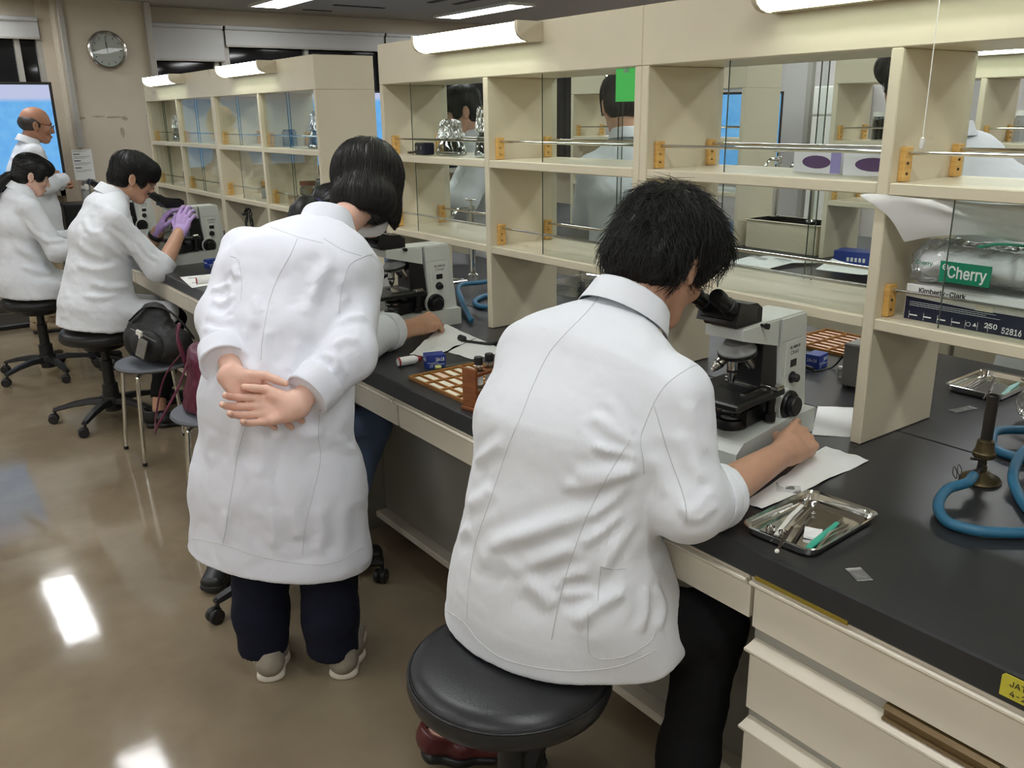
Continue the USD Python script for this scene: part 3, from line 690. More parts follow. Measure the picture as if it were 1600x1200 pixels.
def face_parts_w(s, b):
    o, R, k = s.hc, s.hR, s.scale; ms = dict(eye=[], iris=[], eyebrow=[])
    for sx in (-1, 1):
        obj('eye', W(s.t, ell_mesh(o+R@V3(sx*.031, .0795, .001)*k, np.array([.0125, .0118, .0036])*k, R)), M['eye_white'], b, True)
        obj('iris', W(s.t, ell_mesh(o+R@V3(sx*.031, .0895, -.0005)*k, np.array([.0052, .0036, .0048])*k, R)), M['iris'], b, True)
        p = [o+R@V3(sx*(.014+.034*t), .0915-.012*t*t, .0195+.006*math.sin(t*2.4))*k for t in np.linspace(0, 1, 6)]
        obj('eyebrow', W(s.t, tube(p, [.0012, .0030, .0030, .0012], 6)), M['hair'], b, True)
    obj('mouth', W(s.t, tube([o+R@V3(x, .0985-.010*(x/.022)**2, -.0688)*k for x in np.linspace(-.021, .021, 7)], [.0008, .0026, .0030, .0026, .0008], 6)), M['lip'], b, True)
def shoe_mesh(heel, toe, h=.005, z=0.0, kind='sneaker', wide=1.0):
    """upper and sole, from the heel point to the toe point on the floor"""
    a = np.asarray(heel, float); d = np.asarray(toe, float)-a; L = np.linalg.norm(d); y = d/L; up = V3(0, 0, 1); up = unit(up-y*(up@y)); x = np.cross(y, up); R = np.stack([x, y, up], 1); w = wide
    up_f = union([econe((0, .045, .055), (0, L*.45, .045), (.036*w, .040), (.043*w, .034), (1, 0, 0)), (econe((0, L*.45, .042), (0, L-.045, .034), (.043*w, .032), (.040*w, .022), (1, 0, 0)), .02), (econe((0, .045, .055), (0, .055, .095), (.036*w, .042), (.036*w, .046), (1, 0, 0)), .02)], .02)
    up_f = cut(cut(up_f, lambda P: .022-P[:, 2]), lambda P: P[:, 2]-(.100 if kind == 'sneaker' else .085)+(P[:, 1]-.02)*.18, .004)
    up_f = minus(up_f, econe((0, .055, .06), (0, .062, .16), (.028*w, .034), (.030*w, .04), (1, 0, 0)), .004)
    so = union([econe((0, .040, .014), (0, L*.45, .014), (.039*w, .024), (.038*w, .024), (1, 0, 0)), (econe((0, L*.45, .014), (0, L-.045, .016), (.040*w, .024), (.044*w, .022), (1, 0, 0)), .03)], .02)
    so = cut(cut(so, lambda P: -P[:, 2], .003), lambda P: P[:, 2]-.027-.010*np.exp(-(P[:, 1]/.05)**2), .003)
    o = a+np.array([0, 0, z]); lo, hi = bounds_of([a, toe], .09); hi[2] += .08
    return [mesh_sdf(inframe(f, o, R), lo, hi, h) for f in (up_f, so)]
def shoe(s, heel, toe, upper_mt, sole_mt, name='shoe', **k):
    u, so = shoe_mesh(heel, toe, **k); p = pobj(s.t, name, u, M[upper_mt]); obj('sole', W(s.t, so), M[sole_mt], p, True); return p
M['sneaker'] = mat('grey_suede', srgb(150, 142, 128), .8, var=.12, vscale=40); M['sneaker_sole'] = mat('cream_sole', srgb(222, 214, 200), .6); M['maroon_leather'] = mat('maroon_leather', srgb(82, 34, 36), .32)
M['black_leather'] = mat('black_leather', (.012, .012, .013), .4); M['glove'] = mat('lavender_nitrile', srgb(190, 160, 216), .42, bump=.15, bscale=160, subsurface_weight=.1, subsurface_scale=.003); M['mask'] = cloth('white_mask', srgb(236, 236, 238)); M['band'] = mat('black_band', (.01, .01, .01), .5)
M['spectacle'] = mat('brown_spectacle_frame', srgb(96, 50, 34), .25); M['scrunchie'] = cloth('navy_scrunchie', srgb(62, 64, 104))
# ---- the seated man in front, bent over the nearest microscope
def z5(*p): return [(620+x/2.857, 600+y/2.857) for x, y in p]
def z6(*p): return [(580+x/2.667, 860+y/2.667) for x, y in p]
def z4(*p): return [(660+x/3.2, 260+y/3.2) for x, y in p]
P1 = Body('person with messy black hair seated in front, bent over the nearest microscope, seen from behind', (1.0, 1.22, 0), (.31, -.95, 0))
b = P1
b.head((1.312, 1.262, 1.268), (.78, .10, -.62), up=(.35, .05, 1), skin='skin', h=.0035, neck=(1.18, 1.25, 1.165), nr=(.060, .068), core=[((1.17, 1.248, 1.155), (1.02, 1.23, .75), .06, .08), ((1.06, 1.40, 1.08), (1.16, 1.08, 1.06), .04, .04)])
handR = hand_world(make_hand([(.25, 1.35, .9), (.42, 1.4, .9), (.60, 1.35, .9), (.80, 1.25, .8)], thumb=((.35, .80, -.45), (-.1, .85, -.5))), (1.545, 1.090, .852), (.90, .25, .06), (-.10, -.55, .80))
b.arm((1.150, 1.003, .860), (1.545, 1.090, .852), handR, .0026, r=(.047, .0265))
handL = hand_world(make_hand([(.8, .9, .5)]*4, thumb=((.35, .80, -.45), (-.1, .85, -.5))), (1.47, 1.47, .84), (.9, -.35, .05), (.1, .4, .85), right=False)
b.arm((1.22, 1.57, .86), (1.47, 1.47, .84), handL, .004)
st = [((1.185, 1.25, 1.178), .070, .062), ((1.10, 1.243, 1.090), .185, .102), ((1.045, 1.235, .96), .200, .142), ((1.008, 1.236, .79), .186, .146), ((1.018, 1.252, .63), .225, .180), ((1.022, 1.262, .53), .256, .200)]
sleeves = [((1.145, 1.065, 1.060), (1.125, 1.003, .872), (1.228, 1.012, .858), (.073, .063, .056, 2)), ((1.072, 1.40, 1.075), (1.17, 1.60, .88), (1.28, 1.56, .86), (.073, .064, .056, 1))]
# the coat's right front flap spreads over the thigh
extra = [(cut(econe((1.08, 1.12, .70), (1.14, 1.075, .54), (.13, .05), (.10, .055), (.9, .35, 0)), lambda P: .535-P[:, 2], .004), .05)]
F = []
for pts, a, w in [([(1090, 300), (980, 215), (860, 125)], .007, .012), ([(1080, 230), (1000, 160), (930, 60)], .005, .010), ([(1090, 330), (960, 300), (860, 270)], .006, .009), ([(1095, 350), (960, 400), (760, 400)], .006, .012),
    ([(1095, 375), (930, 440), (720, 460)], .007, .013), ([(870, 570), (640, 650), (380, 735)], .009, .016), ([(1060, 430), (910, 560), (830, 610)], .006, .011), ([(800, 720), (640, 790), (560, 810)], .007, .014), ([(1010, 570), (920, 650), (800, 720)], .006, .011),
    ([(300, 375), (400, 310), (490, 250)], .005, .012), ([(250, 560), (350, 520), (440, 460)], .006, .015), ([(190, 740), (250, 690), (330, 640)], .006, .014), ([(880, 840), (760, 860), (700, 930)], .006, .012), ([(900, 925), (800, 940), (720, 935)], .005, .010),
    ([(1030, 910), (880, 1000), (780, 1085)], .008, .013), ([(560, 870), (640, 930), (720, 1000)], .008, .02), ([(350, 760), (500, 800), (560, 870)], .005, .02), ([(1060, 600), (960, 760), (900, 860)], .005, .012), ([(1100, 880), (1110, 1000), (1080, 1120)], .006, .012), ([(1150, 900), (1190, 1000), (1160, 1110)], .006, .012),
    ([(1240, 540), (1330, 560), (1420, 470)], .006, .010), ([(1260, 590), (1350, 600), (1440, 520)], .005, .009), ([(1120, 300), (1180, 420), (1200, 520)], .004, .014), ([(1300, 60), (1330, 200), (1390, 330)], .005, .016), ([(1240, 200), (1330, 360), (1400, 440)], .005, .014)]:
    F.append((z5(*pts), a, w))
seams = [z4((890, 640), (820, 730), (650, 910), (560, 1080), (510, 1190))[:-1]+z5((560, 130), (500, 270), (430, 480), (350, 720), (322, 900), (312, 1050)), z5((1040, 250), (930, 430), (850, 590), (800, 720), (745, 890), (690, 1140)),
    z4((1395, 985), (1330, 1010), (1230, 1080), (1170, 1160))+z5((1110, 175), (1088, 250), (1098, 330), (1105, 400)), z5((1150, 100), (1210, 300), (1280, 500), (1296, 620)),
    z6((905, 262), (905, 400), (940, 450), (1060, 442), (1160, 380), (1188, 330)), z6((958, 68), (950, 140), (945, 210)), z6((955, 66), (1010, 78), (1062, 74)), z6((280, 230), (385, 300), (450, 380), (560, 455), (730, 495), (880, 502), (1040, 480), (1180, 420))]
hem1 = [((1.02, 1.24, .532), (0, 0, -1))]
b.coat(st, sleeves, hem1, h=.0062, k=.06, ks=.028, extra=extra, folds=F, noise=.004, nscale=7, fine=.0008, seams=seams)
c = P1.t.GetChild('coat') if P1.t.GetChild('coat') else None
obj('collar', W(b.t, ripple(collar_sheet((1.193, 1.251, 1.180), (.86, .12, -.55), (.45, .05, .9), .072, .075, .034, .050, .55, .010), [], .002, 30)), M['coat'], b.t, True)
b.finish()
top = [ell((0, -.022, .052), (.098, .118, .096)), (ell((0, -.066, -.022), (.086, .070, .082)), .03), (ell((0, .055, .070), (.086, .062, .058)), .03), (ell((.072, .034, .014), (.013, .026, .034)), .02), (ell((-.072, .034, .014), (.013, .026, .034)), .02)]
sub = [ell((0, .120, -.066), (.100, .090, .094)), ell((.095, -.002, -.034), (.030, .030, .044)), ell((-.095, -.002, -.034), (.030, .030, .044)), ell((0, -.03, -.160), (.12, .11, .072))]
def spiky(L):
    d = unit_rows(L-np.array([.01, -.085, .11])); return d
b.hair(top, sub, 5200, spiky, seed=3, wander=.45, lift=(-.002, .012), flick=1.3, steps=6, step=.011, streak=.007, grav=.25, width=.0013, roots=lambda L: (L[:, 2] > -.055) & ~((L[:, 1] > .025) & (L[:, 2] < .045)))
b.trousers([[((1.04, 1.13, .585), .085), ((1.265, 1.045, .545), .068), ((1.215, 1.045, .25), .062), ((1.18, 1.045, .06), .062)], [((1.05, 1.34, .58), .085), ((1.22, 1.48, .49), .066), ((1.0, 1.54, .22), .055), ((.95, 1.555, .15), .052)]], 'black_cloth')
shoe(b, (1.145, 1.06, .012), (1.40, 1.02, .012), 'maroon_leather', 'black_leather')
shoe(b, (.845, 1.60, .055), (1.06, 1.50, .012), 'maroon_leather', 'black_leather', kind='clog', wide=1.12)
pobj(b.t, 'ankle', mesh_sdf(rcone((.955, 1.555, .20), (.905, 1.575, .095), .036, .034), V3(.8, 1.45, .02), V3(1.1, 1.7, .28), .006), M['skin_pale'])
# ---- the standing student with clasped hands, peering over into the second microscope
def zb(*p): return [(260+x/4, 480+y/4) for x, y in p]
def zc(*p): return [(280+x/4, 200+y/4) for x, y in p]
def zd(*p): return [(260+x/4, 780+y/4) for x, y in p]
P2 = Body('person in a long white coat standing with hands clasped behind the back', (.80, 2.17, 0), (.78, -.62, 0))
b = P2
b.head((1.292, 2.542, 1.338), (.42, .66, -.62), up=(.3, .35, 1), skin='skin_pale', h=.004, scale=1.06, neck=(1.075, 2.40, 1.225), nr=(.050, .050), core=[((1.06, 2.39, 1.20), (.86, 2.22, 1.0), .06, .08)])
hR = hand_world(make_hand([(.42, .55, .35), (.48, .60, .4), (.55, .62, .4), (.60, .62, .4)], thumb=((.45, .86, -.05), (.20, .95, -.10)), spread=(.05, .01, -.03, -.08)), (.770, 1.985, .878), (-.86, .50, -.06), (.22, .80, -.42))
b.arm((.935, 2.035, .955), (.770, 1.985, .878), hR, .0026, r=(.040, .027))
hL = hand_world(make_hand([(.0, .12, .1), (.0, .12, .1), (.0, .12, .1), (.0, .12, .1)], thumb=((.55, .80, -.20), (.25, .90, -.3))), (.664, 2.090, .945), (.62, -.42, -.62), (.30, .85, -.20), right=False)
b.arm((.725, 2.335, 1.035), (.668, 2.105, .945), hL, .0026, r=(.040, .027))
st = [((1.085, 2.410, 1.252), .064, .056), ((1.012, 2.355, 1.196), .162, .088), ((.935, 2.29, 1.14), .195, .128), ((.855, 2.22, .99), .180, .130), ((.80, 2.18, .84), .190, .150), ((.785, 2.185, .60), .225, .165), ((.775, 2.19, .40), .262, .180)]
sleeves = [((1.100, 2.252, 1.135), (.955, 2.035, .968), (.812, 1.992, .897), (.074, .064, .058, 1, .062)), ((.862, 2.475, 1.198), (.735, 2.345, 1.045), (.672, 2.165, .962), (.073, .066, .060, 1, .062))]
F = []
for pts, a, w in [(zc((960, 820), (880, 950), (820, 1100)), .006, .02), (zc((1040, 900), (980, 1040), (960, 1160)), .006, .016), (zc((1080, 1030), (1010, 1100), (990, 1180)), .006, .012), (zc((800, 1000), (880, 930), (960, 880)), .005, .02), (zc((760, 1180), (840, 1060), (830, 980)), .006, .018),
    (zc((460, 1050), (520, 1160)), .004, .012), (zc((330, 960), (270, 1000), (190, 1010)), .006, .010), (zc((350, 1030), (280, 1090), (200, 1070)), .006, .010), (zc((340, 1120), (260, 1180), (180, 1140)), .006, .010), (zc((330, 860), (360, 920), (390, 900)), .005, .01),
    (zb((240, 50), (330, 90), (430, 60)), .006, .010), (zb((230, 120), (330, 150), (440, 170)), .005, .010), (zb((1060, 120), (1160, 60), (1260, 60)), .006, .012), (zb((1040, 240), (1120, 200), (1210, 210)), .006, .012), (zb((960, 290), (1060, 330), (1050, 430)), .006, .010), (zb((1020, 300), (1100, 380), (1130, 440)), .005, .010), (zb((880, 350), (980, 400), (1000, 480)), .005, .009),
    (zb((690, 640), (720, 760), (700, 840)), .006, .014), (zb((800, 780), (900, 800), (1000, 760)), .005, .016), (zb((480, 700), (440, 860), (420, 1000)), .006, .016), (zb((300, 760), (260, 900), (330, 980)), .005, .018), (zb((560, 800), (620, 950), (560, 1080)), .004, .018),
    (zb((640, 120), (600, 260), (620, 400)), .006, .016), (zb((480, 100), (500, 300), (560, 440)), .006, .014), (zb((790, 200), (820, 300), (760, 420)), .005, .016), (zd((600, 40), (680, 180), (640, 320)), .004, .02), (zd((960, 20), (980, 200), (950, 360)), .006, .02), (zd((1100, 40), (1110, 200), (1120, 330)), .004, .02), (zd((380, 60), (370, 180), (360, 280)), .005, .016), (zb((1060, 800), (1130, 880), (1190, 880)), .005, .012), (zd((760, 60), (840, 160), (840, 260)), .004, .018)]:
    F.append((pts, a, w))
seams = [zc((740, 690), (690, 800), (610, 950), (560, 1100))+zb((600, 200), (590, 330)), zb((500, 720), (450, 900), (420, 1080))+zd((390, 60), (368, 200), (350, 290)), zb((960, 640), (950, 800), (960, 980))+zd((870, 160), (850, 350)), zc((1250, 770), (1100, 830), (1050, 890), (1010, 1050), (1000, 1160)), zc((320, 800), (370, 830), (390, 960), (385, 1080)), zc((570, 620), (740, 680), (900, 720)), zc((900, 690), (1020, 760), (1140, 800)), zd((110, 240), (360, 285), (560, 355), (860, 405), (1040, 400), (1230, 300))]
hem = [((.775, 2.19, .385), (-.15, .05, -1))]
b.coat(st, sleeves, hem, h=.006, k=.06, ks=.02, folds=F, noise=.004, nscale=6, fine=.0032, fscale=1.75, seams=seams, mt='coat2', seed=12)
obj('collar', W(b.t, ripple(collar_sheet((1.087, 2.410, 1.256), (.55, .66, -.42), (.25, .30, .9), .062, .066, .036, .056, .5, .012), [], .002, 30)), M['coat2'], b.t, True)
bd = b.finish()
top = [ell((0, -.016, .046), (.106, .122, .104)), (ell((0, -.050, -.060), (.092, .080, .080)), .03), (ell((0, .060, .055), (.090, .066, .066)), .03), (ell((.074, .040, -.030), (.026, .046, .066)), .02), (ell((-.074, .040, -.030), (.026, .046, .066)), .02)]
sub = [ell((0, .130, -.060), (.070, .084, .092)), ell((0, .125, -.105), (.13, .115, .072)), ell((0, -.02, -.195), (.14, .13, .085))]
b.hair(top, sub, 3600, None, seed=8, mt='hair_soft', wander=.08, lift=(-.002, .004), flick=.6, steps=9, step=.014, streak=.005, grav=.7, whorl=(.01, -.05, .17), roots=lambda L: L[:, 2] > -.09)
mk = ell((0, .050, -.068), (.070, .068, .064)); mk = cut(mk, lambda P: P[:, 2]+.018, .006)
mk = cut(mk, lambda P: .012-P[:, 1]-.25*(P[:, 2]+.07), .004)
o, R = b.hc, b.hR
pobj(b.t, 'face_mask', mesh_sdf(inframe(mk, o, R), o-.14, o+.14, .004), M['mask'])
for sx in (-1, 1): pobj(b.t, 'mask_strap', tube([o+R@V3(sx*x, y, z) for x, y, z in ((.050, .062, -.045), (.072, .030, -.022), (.084, -.004, .006), (.086, -.014, -.004))], .0014, 6), M['mask'])
b.trousers([[((.84, 2.13, .80), .085), ((.885, 2.105, .50), .088), ((.868, 2.105, .20), .078), ((.868, 2.11, .075), .074)], [((.76, 2.22, .80), .085), ((.735, 2.225, .50), .088), ((.712, 2.23, .20), .076), ((.708, 2.235, .075), .072)]], 'navy_cloth', seed=9)
shoe(b, (.858, 2.035, 0), (1.01, 2.265, 0), 'sneaker', 'sneaker_sole', wide=1.08)
shoe(b, (.690, 2.150, 0), (.80, 2.40, 0), 'sneaker', 'sneaker_sole', wide=1.05)
# ---- the other people, less of each in view
M['beige_leather'] = mat('beige_leather', srgb(170, 150, 122), .6)
CAP = [ell((0, -.018, .050), (.088, .107, .088)), (ell((0, -.050, -.020), (.078, .070, .070)), .03), (ell((0, .060, .066), (.074, .052, .050)), .03), (ell((.070, .034, .006), (.010, .026, .034)), .02), (ell((-.070, .034, .006), (.010, .026, .034)), .02)]
CUTS = [ell((0, .120, -.060), (.068, .080, .092)), ell((.095, -.004, -.034), (.030, .030, .042)), ell((-.095, -.004, -.034), (.030, .030, .042)), ell((0, -.03, -.150), (.12, .11, .075))]
def stand_st(hip, chest, neck, hemz, w=1.0, skirt=1.0):
    hip, chest, neck = V3(*hip), V3(*chest), V3(*neck); sh = chest*.35+neck*.65-V3(0, 0, .02)
    return [(neck, .066, .060), (sh, .170*w, .090), (chest, .195*w, .130), ((hip+chest)/2, .182*w, .128), (hip, .195*w, .150), (V3(hip[0], hip[1], hemz), .225*w*skirt, .175*skirt)]
# seated student whose hand turns the focus of the second microscope
b = Body('person with a navy scrunchie hidden behind the standing student, hand on the middle microscope', (1.03, 2.72, 0), (.10, -.99, 0))
b.head((1.315, 2.825, 1.205), (.85, .35, -.35), skin='skin', h=.006, neck=(1.155, 2.80, 1.125), core=[((1.155, 2.80, 1.125), (1.0, 2.75, .7), .05, .08)])
b.arm((1.29, 2.545, .862), (1.515, 2.640, .850), hand_world(make_hand([(.55, .8, .5), (.6, .85, .5), (.65, .9, .5), (.7, .9, .5)], thumb=((.35, .80, -.45), (.0, .85, -.5))), (1.515, 2.640, .850), (.93, .32, .06), (-.10, -.55, .80)), .003, r=(.043, .029))
b.coat([((1.155, 2.80, 1.13), .066, .060), ((1.10, 2.79, 1.075), .165, .09), ((1.03, 2.77, .96), .19, .13), ((1.0, 2.74, .78), .175, .135), ((1.0, 2.72, .62), .20, .18), ((1.02, 2.72, .53), .22, .20)],
    [((1.10, 2.64, 1.055), (1.225, 2.535, .872), (1.385, 2.590, .862), (.070, .078, .056, 1)), ((1.09, 2.96, 1.05), (1.20, 3.06, .87), (1.36, 3.02, .85), (.068, .060, .05))], [((1.0, 2.7, .535), (0, 0, -1))], h=.010, noise=.006, fine=.002, seed=21)
obj('collar', W(b.t, collar_sheet((1.155, 2.80, 1.13), (.9, .2, -.3), (.25, .05, .95), .062, .066, .03, .045)), M['coat'], b.t, True)
b.finish()
b.hair(CAP, CUTS, 1200, None, seed=5, h=.006, wander=.06, lift=(-.002, .003), width=.0012, whorl=(0, -.12, .03), grav=0, streak=.003)
tail = tube([b.loc(*p) for p in ((0, -.105, .02), (0, -.150, .030), (0, -.185, -.005), (0, -.19, -.08), (.01, -.17, -.16))], [.022, .030, .036, .030, .008], 14, smooth_n=6); pobj(b.t, 'ponytail', ripple(tail, [], .004, 60), M['hair'])
pobj(b.t, 'scrunchie', ripple(ring(b.loc(0, -.125, .027), b.hR@V3(0, -1, .2), .024, .012), [], .005, 60), M['scrunchie'])
b.trousers([[((1.03, 2.62, .59), .08), ((1.30, 2.62, .53), .062), ((1.20, 2.64, .25), .05), ((1.13, 2.66, .10), .045)], [((1.02, 2.84, .59), .08), ((1.10, 2.98, .50), .065), ((.88, 2.92, .22), .055), ((.80, 2.89, .11), .052)]], 'jeans', h=.011)
shoe(b, (.865, 2.955, .012), (.70, 2.735, .008), 'black_leather', 'black_leather', h=.006); shoe(b, (1.10, 2.67, .012), (1.32, 2.60, .012), 'black_leather', 'black_leather', h=.007)
# the man with lavender gloves at the third microscope
b = Body('person with black hair, glasses and lavender gloves seated adjusting the third microscope', (.90, 4.95, 0), (.08, -.99, 0))
b.head((1.168, 4.955, 1.272), (.88, -.12, -.40), skin='skin', h=.0055, scale=1.0, neck=(1.055, 4.955, 1.17), core=[((1.055, 4.955, 1.17), (.95, 4.95, .75), .05, .08)])
gl = make_hand([(.35, .5, .3), (.45, .55, .35), (.5, .6, .35), (.55, .65, .4)], thumb=((.6, .7, -.35), (.2, .85, -.4)), size=1.05)
g1 = hand_world(gl, (1.325, 4.805, .985), (.45, .18, .86), (-.55, -.75, .25)); g2 = hand_world(gl, (1.270, 5.00, .985), (.50, -.15, .80), (-.75, .35, .45), right=False)
b.arm((1.195, 4.735, .815), (1.325, 4.805, .985), g1, .005, r=(.048, .032), glove=True); b.arm((1.20, 5.12, .82), (1.27, 5.0, .985), g2, .005, r=(.046, .032), glove=True)
st4 = [((1.055, 4.955, 1.185), .068, .062), ((1.02, 4.955, 1.12), .175, .095), ((.975, 4.952, .98), .20, .145), ((.925, 4.95, .79), .185, .145), ((.90, 4.945, .63), .21, .18), ((.90, 4.945, .535), .235, .215)]
lap = [(cut(econe((.93, 4.84, .60), (1.21, 4.80, .565), (.12, .085), (.085, .065), (0, 1, 0)), lambda P: .50-P[:, 2], .01), .04), (cut(econe((.93, 5.05, .60), (1.20, 5.08, .565), (.12, .085), (.085, .065), (0, 1, 0)), lambda P: .50-P[:, 2], .01), .04)]
def za(*p): return [(x/4, 200+y/4) for x, y in p]
FO4 = [(za((660, 620), (760, 700), (860, 800)), .008, .014), (za((640, 700), (760, 800), (860, 860)), .008, .014), (za((520, 560), (560, 640), (640, 660)), .007, .014), (za((480, 700), (560, 780), (700, 830)), .008, .02), (za((470, 850), (600, 880), (760, 860)), .008, .018), (za((560, 960), (680, 1000), (820, 980)), .008, .016), (za((500, 1040), (600, 1060), (760, 1040)), .007, .014), (za((880, 700), (930, 790), (1000, 830)), .007, .010), (za((840, 720), (880, 800), (930, 850)), .007, .010)]
b.coat(st4, [((1.035, 4.775, 1.085), (1.175, 4.735, .825), (1.225, 4.752, .865), (.075, .066, .058, 1)), ((1.035, 5.135, 1.085), (1.18, 5.14, .835), (1.225, 5.09, .88), (.075, .064, .057, 1))], [((.9, 4.95, .525), (-.12, 0, -1))], h=.0095, noise=.008, fine=.002, seed=31, folds=FO4, extra=lap)
obj('collar', W(b.t, collar_sheet((1.058, 4.955, 1.188), (.85, -.05, -.45), (.4, 0, .9), .064, .070, .032, .050)), M['coat'], b.t, True)
b.finish()
pobj(b.t, 'glove', mesh_sdf(g1, *bounds_of([(1.325, 4.805, .985), (1.42, 4.86, 1.14)], .10), .0032), M['glove']); pobj(b.t, 'glove', mesh_sdf(g2, *bounds_of([(1.27, 5.0, .985), (1.36, 4.97, 1.13)], .10), .0032), M['glove'])
pobj(b.t, 'wristband', ring(V3(1.258, 5.02, .955), (.4, -.65, .9), .034, .008, flat=1.6), M['band'])
b.hair(CAP+[(ell((0, .070, .050), (.072, .045, .052)), .02)], CUTS, 1500, None, seed=15, h=.006, wander=.10, lift=(-.002, .005), width=.0013, whorl=(0, -.05, .14), grav=.3, flick=.6)
gm = []
for sx in (-1, 1):
    c = (sx*.033, .108, -.002); gm.append(tube([b.loc(c[0]+.024*math.cos(a), c[1]-.006*abs(math.cos(a)), c[2]+.019*math.sin(a)) for a in np.linspace(0, 2*np.pi, 17)], .0017, 6))
    gm.append(tube([b.loc(*p) for p in ((sx*.057, .102, .006), (sx*.077, .06, .010), (sx*.080, .0, .012), (sx*.079, -.02, -.004))], .0016, 6))
gm.append(tube([b.loc(*p) for p in ((-.010, .112, .004), (0, .114, .007), (.010, .112, .004))], .0016, 6)); pobj(b.t, 'glasses', cat(gm), M['spectacle'])
b.trousers([[((.95, 4.84, .56), .07), ((1.24, 4.80, .535), .060), ((1.14, 4.74, .28), .055), ((1.09, 4.70, .14), .052)], [((.95, 5.05, .56), .07), ((1.23, 5.08, .535), .060), ((1.22, 5.05, .25), .055), ((1.20, 5.04, .10), .05)]], 'black_cloth', h=.011)
pobj(b.t, 'ankle', mesh_sdf(rcone((1.09, 4.70, .18), (1.075, 4.69, .08), .034, .034), V3(.98, 4.6, 0), V3(1.2, 4.8, .26), .008), M['skin'])
shoe(b, (.985, 4.70, .0), (1.22, 4.60, 0), 'black_leather', 'black_leather', h=.007, wide=1.15); shoe(b, (1.12, 5.04, 0), (1.37, 5.03, 0), 'black_leather', 'black_leather', h=.008)
# the student with the long ponytail
b = Body('person with a long black ponytail sitting on the farthest stool in a white coat', (.76, 6.14, 0), (.06, -1, 0))
b.head((.868, 6.15, 1.245), (.90, -.08, -.38), skin='skin_pale', h=.006, scale=.95, neck=(.795, 6.15, 1.145), nr=(.046, .054), core=[((.795, 6.15, 1.145), (.74, 6.15, .7), .05, .08)])
hh = make_hand([(.4, .5, .3)]*4)
b.arm((.955, 5.955, .80), (1.16, 6.02, .845), hand_world(hh, (1.16, 6.02, .845), (.9, .3, .02), (-.1, -.4, .85)), .005); b.arm((1.0, 6.33, .82), (1.18, 6.24, .85), hand_world(hh, (1.18, 6.24, .85), (.9, -.2, .02), (0, .3, .9), right=False), .006)
FO5 = [(za((150, 560), (200, 640), (320, 740)), .008, .014), (za((240, 640), (300, 700), (420, 700)), .008, .013), (za((80, 700), (160, 780), (300, 830)), .008, .02), (za((120, 850), (240, 900), (380, 900)), .008, .018), (za((360, 690), (420, 680), (470, 660)), .006, .01)]
b.coat([((.795, 6.15, 1.155), .060, .056), ((.775, 6.15, 1.10), .155, .086), ((.745, 6.15, .96), .175, .125), ((.72, 6.15, .78), .165, .125), ((.73, 6.145, .62), .20, .175), ((.76, 6.14, .525), .225, .21)],
    [((.80, 5.985, 1.065), (.905, 5.935, .80), (1.10, 5.985, .845), (.066, .060, .046)), ((.80, 6.31, 1.065), (.93, 6.34, .82), (1.12, 6.27, .85), (.066, .060, .046))], [((.8, 6.15, .515), (-.1, 0, -1))], h=.011, noise=.007, fine=.002, seed=41, folds=FO5, extra=[(cut(econe((.80, 6.14, .60), (1.06, 6.12, .57), (.19, .085), (.16, .06), (0, 1, 0)), lambda P: .50-P[:, 2], .01), .04)])
obj('collar', W(b.t, collar_sheet((.797, 6.15, 1.158), (.9, 0, -.4), (.35, 0, .92), .058, .062, .028, .042)), M['coat'], b.t, True)
b.finish()
b.hair(CAP, CUTS, 1000, None, seed=25, h=.0065, wander=.06, lift=(-.002, .003), width=.0013, whorl=(0, -.13, -.03), grav=0, streak=.003)
tail = tube([b.loc(*p) for p in ((0, -.10, -.03), (0, -.135, -.06), (0, -.17, -.16), (0, -.20, -.28), (.005, -.235, -.42), (.01, -.25, -.50))], [.024, .028, .030, .026, .018, .005], 12, smooth_n=6); pobj(b.t, 'ponytail', ripple(tail, [], .005, 45), M['hair'])
b.trousers([[((.82, 6.05, .56), .07), ((1.10, 6.03, .53), .058), ((1.08, 6.02, .10), .045)], [((.82, 6.24, .56), .07), ((1.10, 6.26, .53), .058), ((1.08, 6.26, .10), .045)]], 'black_cloth', h=.013)
shoe(b, (1.03, 6.02, 0), (1.27, 6.0, 0), 'black_leather', 'black_leather', h=.009); shoe(b, (1.03, 6.27, 0), (1.27, 6.27, 0), 'black_leather', 'black_leather', h=.009)
# the older man with crossed arms
b = Body('person, balding and older, standing with crossed arms in front of the blue screen', (1.05, 7.52, 0), (.15, -.99, 0))
b.head((1.145, 7.50, 1.535), (.97, -.10, -.18), skin='skin_tan', h=.006, scale=1.06, neck=(1.075, 7.505, 1.41), core=[((1.075, 7.505, 1.41), (1.04, 7.51, .9), .05, .08)])
b.arm((1.155, 7.315, 1.122), (1.245, 7.50, 1.15), hand_world(hh, (1.245, 7.50, 1.15), (.1, .95, .1), (.95, 0, .2)), .006); b.arm((1.19, 7.68, 1.13), (1.30, 7.50, 1.10), hand_world(hh, (1.30, 7.50, 1.10), (-.1, -.95, .25), (.9, 0, .3), right=False), .006)
b.coat(stand_st((1.05, 7.52, .92), (1.045, 7.51, 1.20), (1.075, 7.505, 1.415), .62), [((1.075, 7.325, 1.335), (1.115, 7.285, 1.115), (1.255, 7.42, 1.140), (.072, .064, .054)), ((1.075, 7.69, 1.335), (1.115, 7.72, 1.12), (1.27, 7.60, 1.10), (.072, .064, .054))], [((1.05, 7.5, .63), (0, 0, -1))], h=.0115, noise=.006, fine=.0015, seed=51, folds=[(za((60, 130), (100, 220), (200, 330)), .006, .02), (za((240, 60), (280, 200), (340, 330)), .006, .014)])
obj('collar', W(b.t, collar_sheet((1.078, 7.505, 1.418), (.95, -.1, -.25), (.2, 0, .97), .062, .068, .03, .045, .6)), M['coat'], b.t, True)
b.finish()
